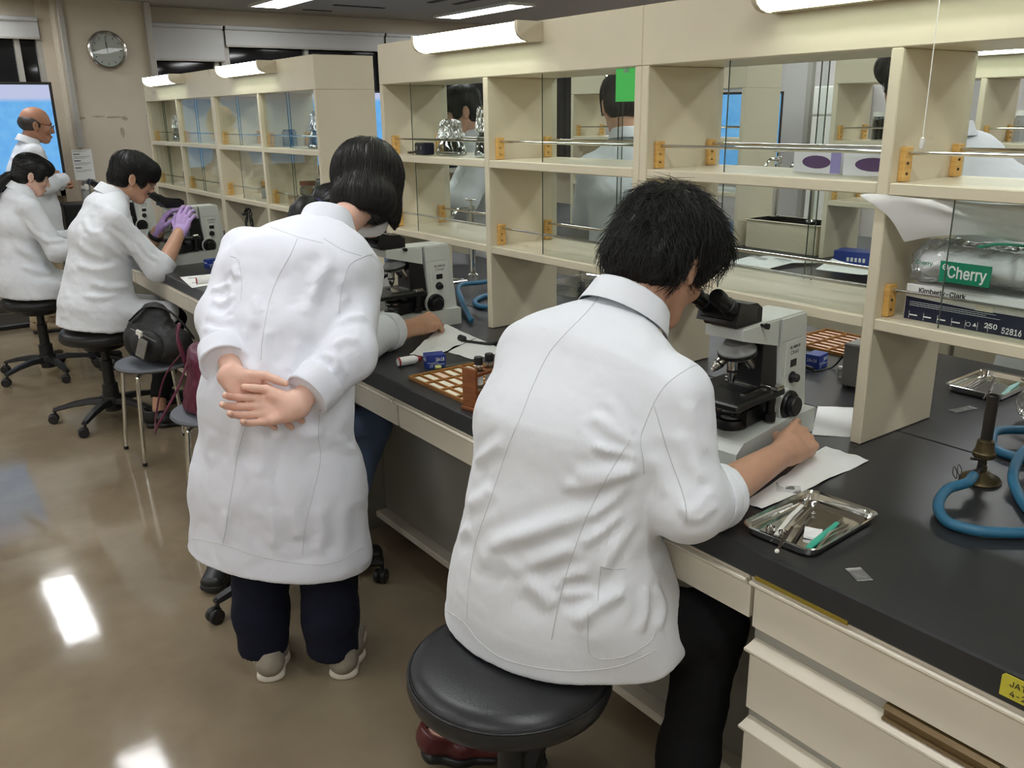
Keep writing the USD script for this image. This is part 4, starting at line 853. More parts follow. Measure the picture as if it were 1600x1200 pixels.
b.hair([ell((0, -.030, .006), (.083, .088, .066))], [ell((0, .05, .10), (.11, .13, .085)), ell((0, .12, -.05), (.09, .10, .12)), ell((.095, -.0, -.034), (.030, .026, .042)), ell((-.095, -.0, -.034), (.030, .026, .042)), ell((0, -.03, -.135), (.12, .11, .072))], 700, None, mt='hair_grey', seed=35, h=.006, wander=.15, lift=(-.002, .002), width=.0012, step=.006)
gm = [tube([b.loc(*p) for p in ((sx*.057, .102, .006), (sx*.077, .06, .010), (sx*.080, .0, .012))], .0016, 6) for sx in (-1, 1)]+[tube([b.loc(sx*.033+.024*math.cos(a), .108-.006*abs(math.cos(a)), -.002+.017*math.sin(a)) for a in np.linspace(0, 2*np.pi, 17)], .0013, 6) for sx in (-1, 1)]
pobj(b.t, 'glasses', cat(gm), M['spectacle'])
b.trousers([[((1.0, 7.42, .80), .10), ((.96, 7.44, .45), .075), ((.93, 7.46, .09), .065)], [((1.09, 7.61, .80), .10), ((1.09, 7.60, .45), .075), ((1.08, 7.58, .09), .065)]], 'beige_cloth', h=.012)
shoe(b, (.86, 7.47, 0), (1.12, 7.42, 0), 'beige_leather', 'black_leather', h=.009); shoe(b, (1.01, 7.60, 0), (1.27, 7.56, 0), 'beige_leather', 'black_leather', h=.009)
# three people on the far side of the near bench, seen through the shelves
def far_person(label, pos, fwd, headc, hip, chest, neck, hands, mask=False, seed=1, hemz=.5, elb=None):
    fwd = unit(V3(fwd[0], fwd[1], 0)); side = np.cross(fwd, [0, 0, 1]); b = Body(label, pos, side); hf = unit(fwd+V3(0, 0, -.35))
    b.head(headc, hf, h=.0065, scale=1.06, neck=neck, core=[(neck, hip, .05, .07)])
    sl = []; chest = V3(*chest); neck = V3(*neck)
    for s in (-1, 1):
        sh = chest*.35+neck*.65+side*s*.175-V3(0, 0, .06); wr = V3(*hands)+side*s*.10; el = (sh+wr)/2+side*s*.05-V3(0, 0, .10)-fwd*.03
        b.arm(el, wr, hand_world(hh, wr, fwd*.9+side*-s*.3, (0, 0, 1), right=(s > 0)), .006); sl.append((sh, el, el+(wr-el)*.82, (.072, .064, .050)))
    b.coat(stand_st(hip, chest, neck, hemz), sl, [(V3(hip[0], hip[1], hemz+.01), (0, 0, -1))], h=.012, noise=.008, fine=.002, seed=seed)
    obj('collar', W(b.t, collar_sheet(neck+V3(0, 0, .005), fwd, (0, 0, 1), .062, .066, .03, .045)), M['coat'], b.t, True); b.finish()
    b.hair(CAP, CUTS, 900, None, seed=seed, h=.0065, wander=.12, lift=(-.002, .006), width=.0013, grav=.3)
    if mask:
        mk = cut(cut(ell((0, .066, -.070), (.060, .052, .056)), lambda P: P[:, 2]+.022, .006), lambda P: .045-P[:, 1], .004); pobj(b.t, 'face_mask', mesh_sdf(inframe(mk, b.hc, b.hR), b.hc-.14, b.hc+.14, .006), M['mask'])
    x, y = hip[0], hip[1]; o = side*.10
    b.trousers([[(V3(x, y, .80)+s*o, .10), (V3(x, y, .45)+s*o, .075), (V3(x, y, .09)+s*o, .065)] for s in (-1, 1)], 'navy_cloth', h=.013)
    for s in (-1, 1): shoe(b, V3(x, y, 0)+s*o-fwd*.08, V3(x, y, 0)+s*o+fwd*.18, 'sneaker', 'sneaker_sole', h=.010)
    return b
far_person('person in a white coat and mask in profile, seen through the middle shelf', (2.98, 4.28, 0), (-.75, .35), (2.80, 4.30, 1.585), (2.98, 4.26, .92), (2.93, 4.27, 1.20), (2.87, 4.28, 1.45), (2.62, 4.35, 1.12), mask=True, seed=61)
far_person('person in a white coat seen from behind through the glass beside the green paper', (3.02, 3.14, 0), (.45, .75), (2.985, 3.20, 1.60), (3.0, 3.12, .92), (2.985, 3.13, 1.20), (2.98, 3.15, 1.455), (3.15, 3.38, 1.05), seed=71)
far_person('person in a white coat bending on the far side, cut by the nearest upright', (3.20, 1.24, 0), (.10, 1.0), (3.00, 1.745, 1.655), (3.20, 1.24, .92), (3.12, 1.48, 1.24), (3.03, 1.62, 1.475), (3.42, 1.72, 1.02), seed=81)
# ---------------------------------------------------------------- cabinets and panels under the near bench
def drawer_front(t, y0, y1, z0, z1, x=1.208, lip=.020, name='drawer'):
    prof = [(x+.014, z0), (x, z0), (x, z1-.016), (x-lip*.8, z1-.006), (x-lip, z1-.001), (x-lip, z1+.003), (x-lip*.3, z1+.006), (x+.014, z1+.012)]
    d = obj(name, prism([(a-t_loc[0], b) for a, b in prof], y0-t_loc[1], y1-t_loc[1], 'xz'), M['drawer'], t, 30)
    return d
def cabinet(y0, y1, label):
    global t_loc
    t_loc = (1.22, y0, 0); t = thing('drawer_cabinet', label, 'cabinet', t_loc)
    w = y1-y0
    obj('carcass', cat([box(.002, .50, 0, w, .07, .744), box(.05, .50, .01, w-.01, 0, .07)]), M['knee_panel'], t)
    for z0, z1, nm in ((.634, .732, 0), (.455, .592, 1), (.262, .418, 2), (.085, .225, 3)):
        d = drawer_front(t, y0+.003, y1-.003, z0, z1)
        if nm:
            obj('drawer_pull', prism([(a-1.22, b) for a, b in ((1.224, z1+.012), (1.203, z1+.006), (1.199, z1+.012), (1.206, z1+.014), (1.206, z1+.026), (1.200, z1+.030), (1.208, z1+.036), (1.224, z1+.036))], w*.5-.085, w*.5+.10, 'xz'), M['bronze'], d)
    obj('top_rail', box(-.022, .02, 0, w, .7345, .7445, .002), M['drawer_lip'], t)
    return t
cabinet(.150, .905, 'cream drawer cabinet at the right front, under the trays and the burner')
cabinet(-.61, .145, 'cream drawer cabinet closest to the camera, beyond the right edge of the photograph')
cabinet(2.86, 3.42, 'cream drawer cabinet under the bench behind the standing student')
cabinet(3.44, 3.99, 'cream drawer cabinet under the sink gap of the near bench')
def apron(y0, y1, label):
    global t_loc
    t_loc = (1.22, y0, 0); t = thing('apron_drawer', label, 'drawer', (1.22, y0, 0)); d = drawer_front(t, y0+.003, y1-.003, .648, .732, name='front_panel')
    obj('tray_box', box(.015, .21, .02, y1-y0-.02, .655, .735), M['knee_panel'], t); obj('top_rail', box(-.022, .02, 0, y1-y0, .7345, .7445, .002), M['drawer_lip'], t); return t
apron(.908, 2.259, 'wide cream drawer front between the two seated students at the near microscopes')
apron(2.263, 2.857, 'cream drawer front right of the standing student, above the knee space')
apron(4.0, 5.40, 'cream drawer front above the lap of the student with lavender gloves')
apron(5.404, 6.98, 'cream drawer front at the far end of the near bench')
def knee_back(y0, y1, label):
    t = thing('knee_space_panel', label, 'panel', (1.45, y0, 0)); w = y1-y0
    obj('back_panel', box(0, .02, .002, w-.002, .085, .744), M['knee_panel'], t, False); obj('foot_rail', box(-.045, .02, 0, w, .055, .082, .004), M['drawer'], t); obj('plinth', box(.03, .06, .002, w-.002, 0, .055), M['dark'], t, False)
knee_back(.906, 2.858, 'grey back panel of the knee space behind the front student\'s legs')
knee_back(3.99, 6.99, 'grey back panel of the knee space under the far half of the bench')
t = thing('bench_end_panel', 'cream end panel closing the near bench by the column', 'panel', (1.22, 6.99, 0)); obj('panel', box(0, 1.5, 0, .03, 0, .744, .002), M['cream'], t)
t = thing('rear_bench_panel', 'long grey panel under the far side of the near bench', 'panel', (2.66, -.61, 0)); obj('panel', box(0, .03, 0, 7.6, .0, .744), M['knee_panel'], t, False)
t = thing('second_bench_front', 'cream cupboard fronts under the second bench row', 'cabinet', (3.54, -1.4, 0))
obj('carcass', box(.02, 1.45, 0, 7.9, 0, .744), M['knee_panel'], t, False)
for k in range(10): obj('door', box(0, .02, .01+.79*k, .78+.79*k, .08, .735, .003), M['drawer'], t)
t = thing('edge_tape', 'strip of olive tape stuck under the bench edge by the tray', 'tape', (1.1905, .70, .7455)); obj('strip', box(-.0012, .014, 0, .19, -.0012, .0070), mat('olive_tape', srgb(138, 118, 30), .6), t, False); t.SetCustomDataByKey('category', 'tape')
t = thing('edge_sticker', 'yellow sticker with handwriting on the front edge of the worktop', 'sticker', (1.1895, .43, .76))
SY = px3(1565, 1062, X=1.1895)
obj('label', prism([(y, z) for y, z in ((.0, -.014), (.0, .018), (-.004, .022), (-.115, .022), (-.115, -.014))], -.0012, .0006, 'yz'), mat('yellow_label', srgb(196, 186, 60), .6), t, False)
for k, s in enumerate(('JAT', '4-2001')): obj('writing', text(s, .009, (-.0014, -.012-.002*k, .006-.015*k), (0, -1, 0), (0, 0, 1)), M['ink'], t, False)
t.GetAttribute('xformOp:translate').Set(Gf.Vec3d(1.1895, float(SY[1]), .772))
# sink in the gap between the shelves
t = thing('sink', 'grey steel sink basin set into the near bench in the gap between the shelves', 'sink', (1.965, 3.70, .80))
obj('rim', cat([box(-.30, .30, -.24, -.21, 0, .012, .004), box(-.30, .30, .21, .24, 0, .012, .004), box(-.30, -.27, -.21, .21, 0, .012, .004), box(.27, .30, -.21, .21, 0, .012, .004)]), M['steel'], t); obj('basin', box(-.27, .27, -.21, .21, .0005, .003), M['grey_plastic'], t, False)
def faucet(loc, rz, label):
    t = thing('faucet', label, 'faucet', loc, rz)
    obj('column', cat([lathe([(0, 0), (.026, 0), (.026, .012), (.014, .02), (.013, .31), (.018, .315), (.018, .345), (0, .35)], 16)]), M['chrome'], t)
    obj('spout', tube([(0, 0, .33), (.06, 0, .335), (.12, 0, .33), (.15, 0, .30), (.152, 0, .26)], [.010, .010, .009, .009, .008], 10, smooth_n=5), M['chrome'], t)
    obj('handle', cat([rod([0, 0, .345], [0, 0, .375], .006), rod([-.03, 0, .375], [.03, 0, .375], .006), rod([0, -.03, .375], [0, .03, .375], .006)]), M['chrome'], t); return t
f0 = faucet((2.36, 3.56, .80), 200, 'chrome cross-handled laboratory faucet at the sink of the near bench')
dup(f0, 'chrome laboratory faucet at the left of the second row sink, seen through the nearest shelf', (4.26, 3.24, .965), 190)
dup(f0, 'chrome laboratory faucet at the right of the second row sink, seen through the nearest shelf', (4.20, 2.96, .965), 160)
t = thing('sink_ledge', 'cream ledge carrying the two faucets in the second row sink gap', 'ledge', (4.25, 3.10, .80)); obj('ledge', box(-.12, .12, -.24, .24, 0, .165, .004), M['cream'], t); obj('top_board', box(-.13, .13, -.25, .25, .1605, .1650, .002), M['cream_edge'], t)
# ---------------------------------------------------------------- wall things and screens
M['screen'] = usdkit.material(stage, '/World/Looks/screen_picture', {
    'g': ('geometry', {}), 'n': ('noise_texture', {'scale': 9.0, 'detail': 5.0, 'roughness': .65}), 'r': ('rgb_ramp', {'ramp': [(.24, srgb(44, 92, 188)), (.33, srgb(104, 176, 240)), (.6, srgb(122, 190, 246)), (.8, srgb(150, 206, 250))]}),
    's': ('separate_xyz', {}), 'mr': ('map_range', {'from_min': 1.70, 'from_max': 1.735, 'to_min': 0.0, 'to_max': 1.0, 'clamp': True}), 'mx': ('mix_color', {'b': srgb(196, 204, 236)}), 'e': ('emission', {'strength': .8})},
    [('g.position', 'n.vector'), ('n.fac', 'r.fac'), ('g.position', 's.vector'), ('s.z', 'mr.value'), ('mr.result', 'mx.fac'), ('r.color', 'mx.a'), ('mx.result', 'e.color')], 'e.emission')
def screen(loc, rz, w, h, label):
    t = thing('display_screen', label, 'screen', loc, rz)
    obj('casing', cat([box(-w/2-.02, w/2+.02, .006, .05, -.02, h+.02, .004), box(-w/2-.02, -w/2, -.004, .006, -.02, h+.02), box(w/2, w/2+.02, -.004, .006, -.02, h+.02), box(-w/2, w/2, -.004, .006, h, h+.02), box(-w/2, w/2, -.004, .006, -.02, 0)]), M['black_plastic'], t)
    obj('picture', box(-w/2, w/2, .0, .005, 0, h), M['screen'], t, False)
    obj('stand', cat([box(-.03-.3, .03-.3, .05, .10, .02-loc[2]+.02, h*.7), box(-.03+.3, .03+.3, .05, .10, .02-loc[2]+.02, h*.7), box(-.5, .5, -.18, .30, .0-loc[2], .04-loc[2], .01)]), M['black_plastic'], t); return t
screen((.70, 7.9, 1.16), 0, 1.27, .67, 'large lit blue microscope picture on a screen behind the older standing man')
screen((3.98, 8.05, 1.12), 0, 1.15, .66, 'lit blue screen standing far off, seen through the gap between the shelves')
screen((6.25, 5.42, 1.10), -38, 1.05, .60, 'lit blue screen on the far right, seen through the glass of the nearest shelf')
t = thing('wall_clock', 'round silver wall clock on the column', 'clock', (1.865, 8.20, 2.112))
obj('case', lathe([(0, -.001), (.150, -.001), (.155, -.012), (.150, -.030), (.140, -.036), (.128, -.030), (.124, -.018), (0, -.017)], 48, axis='y'), M['steel'], t)

t0c = t
def ydisc(r, y0, y1, n=48): return lathe([(0, y0), (r, y0), (r, y1), (0, y1)], n, axis='y')
obj('dial', ydisc(.124, -.0185, -.0165), mat('clock_dial', srgb(196, 194, 188), .6), t)
obj('hour_mark', cat([place(box(-.0025, .0025, -.0195, -.0185, .098, .114), ry=30*k) for k in range(12)]), M['ink'], t, False)
obj('hour_hand', place(box(-.003, .003, -.021, -.020, -.015, .062), ry=-6), M['ink'], t, False)
obj('minute_hand', place(box(-.002, .002, -.0225, -.0215, -.02, .100), ry=-4), M['ink'], t, False)
obj('glass_cover', ydisc(.126, -.027, -.0245), M['glass'], t)
t = thing('wall_notice', 'white paper notice with three black heading lines on the column', 'notice', (1.475, 8.1985, 1.085))
obj('sheet', box(0, .155, -.0008, .0008, 0, .245), M['paper'], t, False)
obj('print', cat([box(.012, .062, -.0012, -.0008, z, z+.006) for z in (.205, .152, .095)]+[box(.012, .012+w, -.0011, -.0008, z, z+.0016) for z, w in ((.232, .11), (.190, .13), (.182, .12), (.174, .09), (.138, .125), (.130, .13), (.122, .10), (.080, .12), (.072, .125), (.064, .08))]), M['ink'], t, False)
t = thing('wall_switch', 'grey switch plate with a hanging cable below the notice', 'switch', (1.548, 8.20, 1.02))
obj('plate', box(-.030, .030, -.010, 0, -.055, .055, .003), M['grey_plastic'], t); obj('socket', box(-.016, .016, -.013, -.010, -.030, .030, .002), M['white_plastic'], t); obj('cable', tube([(.0, -.014, -.02), (.02, -.03, -.05), (.05, -.03, -.10), (.07, -.02, -.20), (.06, -.01, -.45), (.05, -.01, -1.0)], .003, 6, smooth_n=5), M['black_plastic'], t)
t = thing('wall_cabinet', 'tall white wall cabinet on the right wall, seen through the nearest shelf', 'cabinet', (6.95, 4.55, .2))
obj('body', box(0, .24, 0, .42, 0, 1.56, .004), M['white_plastic'], t); obj('door', box(-.015, 0, .01, .41, .01, 1.30, .003), M['white_plastic'], t); obj('top_door', box(-.015, 0, .01, .41, 1.32, 1.55, .003), M['white_plastic'], t)
struct('trim_3', cat([box(7.15, 7.2, y, y+.05, 0, ZC) for y in (3.9, 5.15, 5.7)]), M['frame'])
# ---------------------------------------------------------------- stools and bags
M['vinyl'] = mat('black_vinyl', (.014, .0145, .016), .36, bump=.10, bscale=240)
def swivel_stool(loc, rz, label):
    t = thing('swivel_stool', label, 'stool', loc, rz)
    obj('seat', lathe([(0, .452), (.150, .445), (.190, .446), (.204, .455), (.209, .472), (.207, .490), (.196, .508), (.170, .520), (.10, .526), (0, .528)], 56), M['vinyl'], t, 60)
    obj('seat_seam', cat([ring((0, 0, .494), (0, 0, 1), .2055, .0028, 72, 6), ring((0, 0, .500), (0, 0, 1), .2025, .0012, 72, 5)]), M['vinyl'], t, True)
    obj('under_plate', lathe([(0, .400), (.10, .402), (.13, .444), (0, .446)], 24), M['black_plastic'], t)
    obj('gas_column', lathe([(0, .05), (.042, .05), (.040, .20), (.030, .205), (.029, .33), (.022, .335), (.022, .402), (0, .402)], 24), M['black_plastic'], t, 40)
    obj('lever', rod([.02, .03, .405], [.10, .15, .40], .006), M['black_plastic'], t)
    hub = obj('hub', lathe([(0, .075), (.050, .075), (.055, .10), (.048, .135), (0, .14)], 24), M['black_plastic'], t)
    for k in range(5):
        a = math.radians(72*k); d = V3(math.cos(a), math.sin(a), 0); s = V3(-math.sin(a), math.cos(a), 0); up = V3(0, 0, 1)
        sec = [(.03, .105, .030, .034), (.12, .108, .025, .030), (.21, .096, .021, .024), (.285, .078, .018, .018), (.30, .074, .014, .012)]
        V = []
        for r, z, w, h in sec:
            for c0, c1 in ((-1, -.6), (-.7, 1), (.7, 1), (1, -.6), (.8, -1), (-.8, -1)): V.append(d*r+s*w*c0+up*(z+h*.5*c1))
        V = np.array(V); Fq = [(i*6+j, i*6+(j+1) % 6, (i+1)*6+(j+1) % 6, (i+1)*6+j) for i in range(4) for j in range(6)]
        Fa = np.array(Fq); tri = np.vstack([Fa[:, [0, 1, 2]], Fa[:, [0, 2, 3]], [(0, 5, 4), (0, 4, 3), (0, 3, 2), (0, 2, 1)], [(24, 25, 26), (24, 26, 27), (24, 27, 28), (24, 28, 29)]])
        lg = obj('base_arm', trimesh.Trimesh(V, tri, process=False), M['black_plastic'], t, 30)
        c = d*.292; q = s*math.cos(1.1+k)+d*math.sin(1.1+k); e = np.cross(up, q); c2 = c+e*.012
        wh = [align(lathe([(0, 0), (.022, 0), (.0255, .003), (.0255, .014), (.022, .017), (0, .017)], 20), c2+V3(0, 0, .0255)+q*o, c2+V3(0, 0, .0255)+q*(o+1)) for o in (-.021, .004)]
        obj('caster', cat(wh+[rod(c+up*.03, c+up*.085, .007, 8), align(lathe([(0, -.003), (.021, -.002), (.026, .004), (.021, .010), (0, .011)], 16), c2+up*.032-q*.004, c2+up*.032+q)]), M['black_plastic'], t, 40)
    return t
st0 = swivel_stool((.885, 1.24, 0), 40, 'black vinyl swivel stool under the front student, its seat closest to the camera')
dup(st0, 'black swivel stool hidden under the student behind the standing one, two casters beside navy trousers', (.975, 2.625, 0), 44)
dup(st0, 'black swivel stool under the student with lavender gloves', (.90, 4.95, 0), 14)
dup(st0, 'black swivel stool farthest away, under the student with the ponytail', (.775, 6.14, 0), -6.4)
M['grey_seat'] = mat('grey_seat_shell', srgb(104, 108, 116), .5)
def round_stool(loc, rz, label):
    t = thing('round_stool', label, 'stool', loc, rz)
    obj('seat', lathe([(0, .438), (.140, .436), (.168, .440), (.176, .450), (.172, .460), (.13, .463), (0, .461)], 48), M['grey_seat'], t, 60)
    for k in range(4):
        a = math.radians(90*k); d = V3(math.cos(a), math.sin(a), 0)
        l = obj('leg', tube([d*.06+V3(0, 0, .426), d*.135+V3(0, 0, .426), d*.158+V3(0, 0, .415), d*.166+V3(0, 0, .39), d*.205+V3(0, 0, .012)], .0095, 12, smooth_n=6), M['chrome'], t, True)
        obj('foot_cap', lathe([(0, 0), (.011, 0), (.0115, .016), (0, .016)], 12, d*.206), M['black_plastic'], l)
    obj('ring_brace', ring((0, 0, .427), (0, 0, 1), .06, .006, 32, 8), M['chrome'], t, True)
    return t
rs0 = round_stool((.985, 4.275, 0), 138, 'round grey-topped stool with chrome legs carrying the black bag')
dup(rs0, 'round grey-topped stool with chrome legs carrying the maroon bag', (.985, 3.36, 0), 120)
# black bag on the first stool
M['nylon'] = mat('black_nylon', (.010, .010, .011), .6, bump=.3, bscale=300)
t = thing('black_bag', 'small black nylon bag with a grey tag slumped on the round grey stool', 'bag', (1.005, 4.225, .464), 28)
bg = union([econe((0, -.09, .085), (0, .085, .10), (.105, .085), (.095, .10), (1, 0, 0)), (econe((.02, .05, .12), (.03, .03, .22), (.10, .085), (.085, .055), (0, 1, 0)), .05)], .04)
bg = cut(bg, lambda P: .003-P[:, 2], .02); obj('bag_body', ripple(mesh_sdf(bg, (-.2, -.28, -.02), (.22, .28, .34), .008), [], .014, 11, 4, .003), M['nylon'], t, True)
obj('pocket', ripple(mesh_sdf(cut(ell((-.085, -.03, .10), (.045, .10, .075)), lambda P: .012-P[:, 2], .01), (-.16, -.16, 0), (0, .1, .2), .007), [], .006, 18, 5), M['nylon'], t, True)
obj('strap', tube([(-.06, .10, .20), (-.02, .03, .262), (.03, -.04, .25), (.06, -.10, .19), (.10, -.13, .10)], .012, 8, smooth_n=6, squash=.35), M['nylon'], t, True)
obj('zip', tube([(-.108, -.11, .13), (-.125, -.04, .165), (-.11, .04, .18)], .0028, 6, smooth_n=5), M['grey_plastic'], t, True)
tg = obj('tag', place(box(-.003, .003, -.028, .028, -.045, .045, .002), (-.150, -.06, .105), rx=18, ry=8), M['grey_plastic'], t); obj('clip', cat([place(box(-.005, .005, -.016, .016, -.01, .012), (-.138, -.045, .172), rx=18), rod([-.145, -.05, .15], [-.135, -.045, .18], .004)]), M['white_plastic'], tg)
# maroon bag on the second stool
M['maroon'] = mat('maroon_leatherette', srgb(92, 24, 54), .45, bump=.15, bscale=120)
t = thing('maroon_bag', 'maroon leatherette bag with looped handles on the second round stool', 'bag', (.955, 3.385, .464), -15)
bg = union([econe((0, 0, .03), (0, 0, .21), (.155, .085), (.135, .05), (0, 1, 0))], .03); bg = cut(cut(bg, lambda P: .002-P[:, 2], .012), lambda P: P[:, 2]-.25, .01)
obj('bag_body', ripple(mesh_sdf(bg, (-.2, -.25, -.03), (.2, .25, .33), .008), [([(-.06, -.05, .22), (-.09, .0, .12), (-.08, .06, .03)], .010, .014), ([(-.06, .06, .22), (-.09, .03, .14), (-.085, -.05, .05)], .009, .014)], .014, 10, 6, .002), M['maroon'], t, True)
for sx in (-1, 1): obj('handle', tube([(sx*.055, -.075, .19), (sx*.075, -.07, .30), (sx*.06, 0, .345), (sx*.075, .07, .30), (sx*.055, .075, .19)], .0085, 8, smooth_n=6, squash=.6), M['maroon'], t, True)
obj('shoulder_strap', tube([(-.06, .12, .21), (-.145, .15, .10), (-.195, .13, -.05), (-.20, .02, -.085), (-.185, -.09, -.02), (-.10, -.12, .12), (-.05, -.11, .22)], .007, 8, smooth_n=6, squash=.5), M['maroon'], t, True)
# ---------------------------------------------------------------- microscopes
M['scope_white'] = mat('scope_enamel', srgb(206, 209, 202), .35); M['scope_black'] = mat('scope_black', (.008, .008, .009), .35); M['scope_grey'] = mat('scope_grey', srgb(150, 152, 150), .35)
M['lens'] = mat('lens_glass', (.02, .02, .025), .05); M['lamp_glass'] = mat('frosted_lens', srgb(196, 196, 190), .2); M['scope_text'] = mat('scope_print', srgb(60, 62, 64), .5)
def microscope(loc, rz, label):
    t = thing('microscope', label, 'microscope', loc, rz)
    b_ = obj('base', cat([prism([(0, 0), (.345, 0), (.345, .062), (.20, .062), (.03, .050), (.004, .030)], -.085, .085, 'xz')]), M['scope_white'], t, 30)
    obj('foot', cat([lathe([(0, -.0005), (.010, -.0005), (.010, .003), (0, .003)], 12, (x, y, 0)) for x in (.03, .31) for y in (-.065, .065)]), M['scope_black'], b_)
    obj('arm', cat([prism([(.225, .060), (.345, .060), (.318, .300), (.212, .300)], -.055, .055, 'xz'), prism([(.205, .300), (.205, .238), (.085, .268), (.055, .276), (.055, .300)], -.050, .050, 'xz'), prism([(.055, .300), (.318, .300), (.313, .304), (.060, .304)], -.048, .048, 'xz')]), M['scope_white'], t, 30)
    obj('joint_line', cat([box(.2045, .2058, -.0552, -.0545, .235, .301), place(box(-.046, .046, -.0555, -.0545, -.0006, .0006), (.258, 0, .245))]), M['scope_grey'], t, False)
    obj('focus_block', prism([(.10, .062), (.228, .062), (.208, .245), (.150, .252), (.150, .10), (.10, .10)], -.045, .045, 'xz'), M['scope_black'], t, 30)
    s = obj('stage', box(-.005, .195, -.085, .085, .128, .146, .004), M['scope_black'], t)
    obj('stage_clip', cat([prism([(.07, -.055), (.16, -.055), (.16, .03), (.145, .03), (.145, -.042), (.07, -.042)], .147, .150, 'xy'), rod([.165, -.075, .149], [.165, .06, .149], .003, 8), box(.15, .18, -.09, -.07, .146, .156, .002)]), M['steel'], s, 30)
    obj('glass_slide', box(.085, .113, -.04, .036, .1465, .1477), M['glass'], s, False)
    obj('stage_knob', cat([rod([.17, -.062, .13], [.17, -.062, .07], .009), lathe([(0, .066), (.015, .066), (.015, .084), (0, .084)], 20, (.17, -.062, 0))]), M['scope_black'], t, 40)
    c = obj('condenser', cat([lathe([(0, .085), (.022, .085), (.034, .090), (.034, .105), (.026, .108), (.026, .127), (0, .127)], 28, (.105, 0, 0)), rod([.105, 0, .097], [.06, -.045, .097], .005)]), M['scope_black'], t, 40)
    obj('condenser_ring', lathe([(.0335, .096), (.0352, .096), (.0352, .100), (.0335, .100)], 28, (.105, 0, 0)), M['steel'], c)
    l = obj('field_lamp', lathe([(0, .050), (.040, .050), (.040, .064), (.036, .074), (.030, .076), (0, .073)], 32, (.105, 0, 0)), M['scope_black'], t, 40)
    obj('field_lens', lathe([(0, .0765), (.020, .0765), (.026, .0745), (.026, .072), (0, .072)], 28, (.105, 0, 0)), M['lamp_glass'], l, 40)
    obj('nosepiece', align(lathe([(0, .040), (.030, .040), (.036, .030), (.044, .022), (.044, .012), (.034, .004), (.030, 0), (0, 0)], 32), (.118, 0, .218), (.100, 0, .30)), M['scope_grey'], t, 40)
    obj('nosepiece_grip', align(lathe([(.036, .010), (.0455, .010), (.0455, .018), (.036, .018)], 32), (.118, 0, .218), (.100, 0, .30)), M['scope_black'], t, 40)
    for tip, top, k in (((.098, 0, .160), (.098, 0, .224), 0), ((.178, -.022, .166), (.136, -.010, .222), 1), ((.170, .030, .176), (.130, .016, .222), 2), ((.075, .040, .186), (.105, .022, .222), 3)):
        ln = float(np.linalg.norm(V3(*tip)-V3(*top)))
        o = obj('objective', align(lathe([(0, 0), (.013, 0), (.013, ln*.35), (.0125, ln*.36), (.0125, ln*.62), (.011, ln*.66), (.009, ln*.84), (.006, ln*.88), (.005, ln), (0, ln)], 20), top, tip), M['steel'], t, 40)
        obj('colour_ring', align(lathe([(.0124, ln*.48), (.0132, ln*.48), (.0132, ln*.57), (.0124, ln*.57)], 20), top, tip), M['scope_black'], o)
    obj('head_mount', lathe([(0, .298), (.032, .298), (.034, .308), (.030, .318), (0, .318)], 28, (.095, 0, 0)), M['scope_grey'], t, 40)
    hd = [(.140, .306), (.140, .338), (.118, .352), (.06, .356), (.030, .350), (.018, .330), (.040, .306)]
    obj('binocular_head', cat([prism(hd, -.042, .042, 'xz'), m3hull([(.12, -.042, .31), (.12, .042, .31), (.12, -.042, .345), (.12, .042, .345), (.02, -.052, .318), (.02, .052, .318), (.035, -.052, .366), (.035, .052, .366)])]), M['scope_black'], t, 30)
    for sy in (-1, 1):
        a, d = V3(.055, sy*.031, .335), unit(V3(-.80, 0, .50))
        e = obj('eyepiece', align(lathe([(0, 0), (.019, 0), (.019, .052), (.0165, .054), (.0165, .078), (.0185, .080), (.0185, .098), (.016, .102), (.012, .102), (0, .097)], 24), a, a+d), M['scope_black'], t, 40)
        obj('eye_lens', align(lathe([(0, .0985), (.011, .0985), (.011, .096), (0, .096)], 20), a, a+d), M['lens'], e)
        k = lathe([(0, 0), (.034, 0), (.036, .006), (.036, .018), (.033, .022), (.024, .022), (.024, .034), (.0215, .037), (0, .037)], 32, axis='y')
        if sy < 0: k.vertices = np.asarray(k.vertices)*[1, -1, 1]; k.invert()
        k.apply_translation([.243, sy*.055, .088]); f = obj('focus_knob', k, M['scope_black'], t, 40)
        r = lathe([(.0355, 0), (.041, 0), (.041, .012), (.0355, .012)], 32, axis='y')
        if sy < 0: r.vertices = np.asarray(r.vertices)*[1, -1, 1]; r.invert()
        r.apply_translation([.243, sy*.0555, .088]); obj('tension_ring', r, M['scope_white'], f, 40)
    d = lathe([(0, 0), (.0145, 0), (.0145, .003), (.011, .003), (.010, .016), (.0085, .018), (0, .018)], 24, axis='y'); d.vertices = np.asarray(d.vertices)*[1, -1, 1]; d.invert(); d.apply_translation([.268, -.0565, .150])
    obj('dimmer_knob', d, M['scope_black'], t, 40)
    obj('display_window', box(.258, .285, -.0568, -.055, .176, .194), M['scope_black'], t, False)
    obj('name_plate', box(.236, .311, -.0562, -.055, .098, .240), mat('scope_plate', srgb(212, 214, 207), .4), t, False)
    obj('lettering', cat([text('OLYMPUS', .0072, (.274, -.0563, .2215), (1, 0, 0), (0, 0, 1), bold=True, width=.046, center=True), text('CX40', .0090, (.273, -.0563, .2075), (1, 0, 0), (0, 0, 1), width=.036, center=True)]), M['scope_text'], t, False)
    obj('clamp_screw', cat([rod([.128, -.046, .300], [.128, -.062, .300], .004), rod([.128, -.060, .300], [.128, -.068, .300], .007)]), M['scope_black'], t, 40)
    obj('power_cable', tube([(.34, .02, .03), (.38, .03, .02), (.42, .06, .006), (.45, .12, .005), (.50, .16, .005)], .0035, 6, smooth_n=5), M['black_plastic'], t, True)
    return t
def m3hull(p): return trimesh.convex.convex_hull(np.array(p, float))
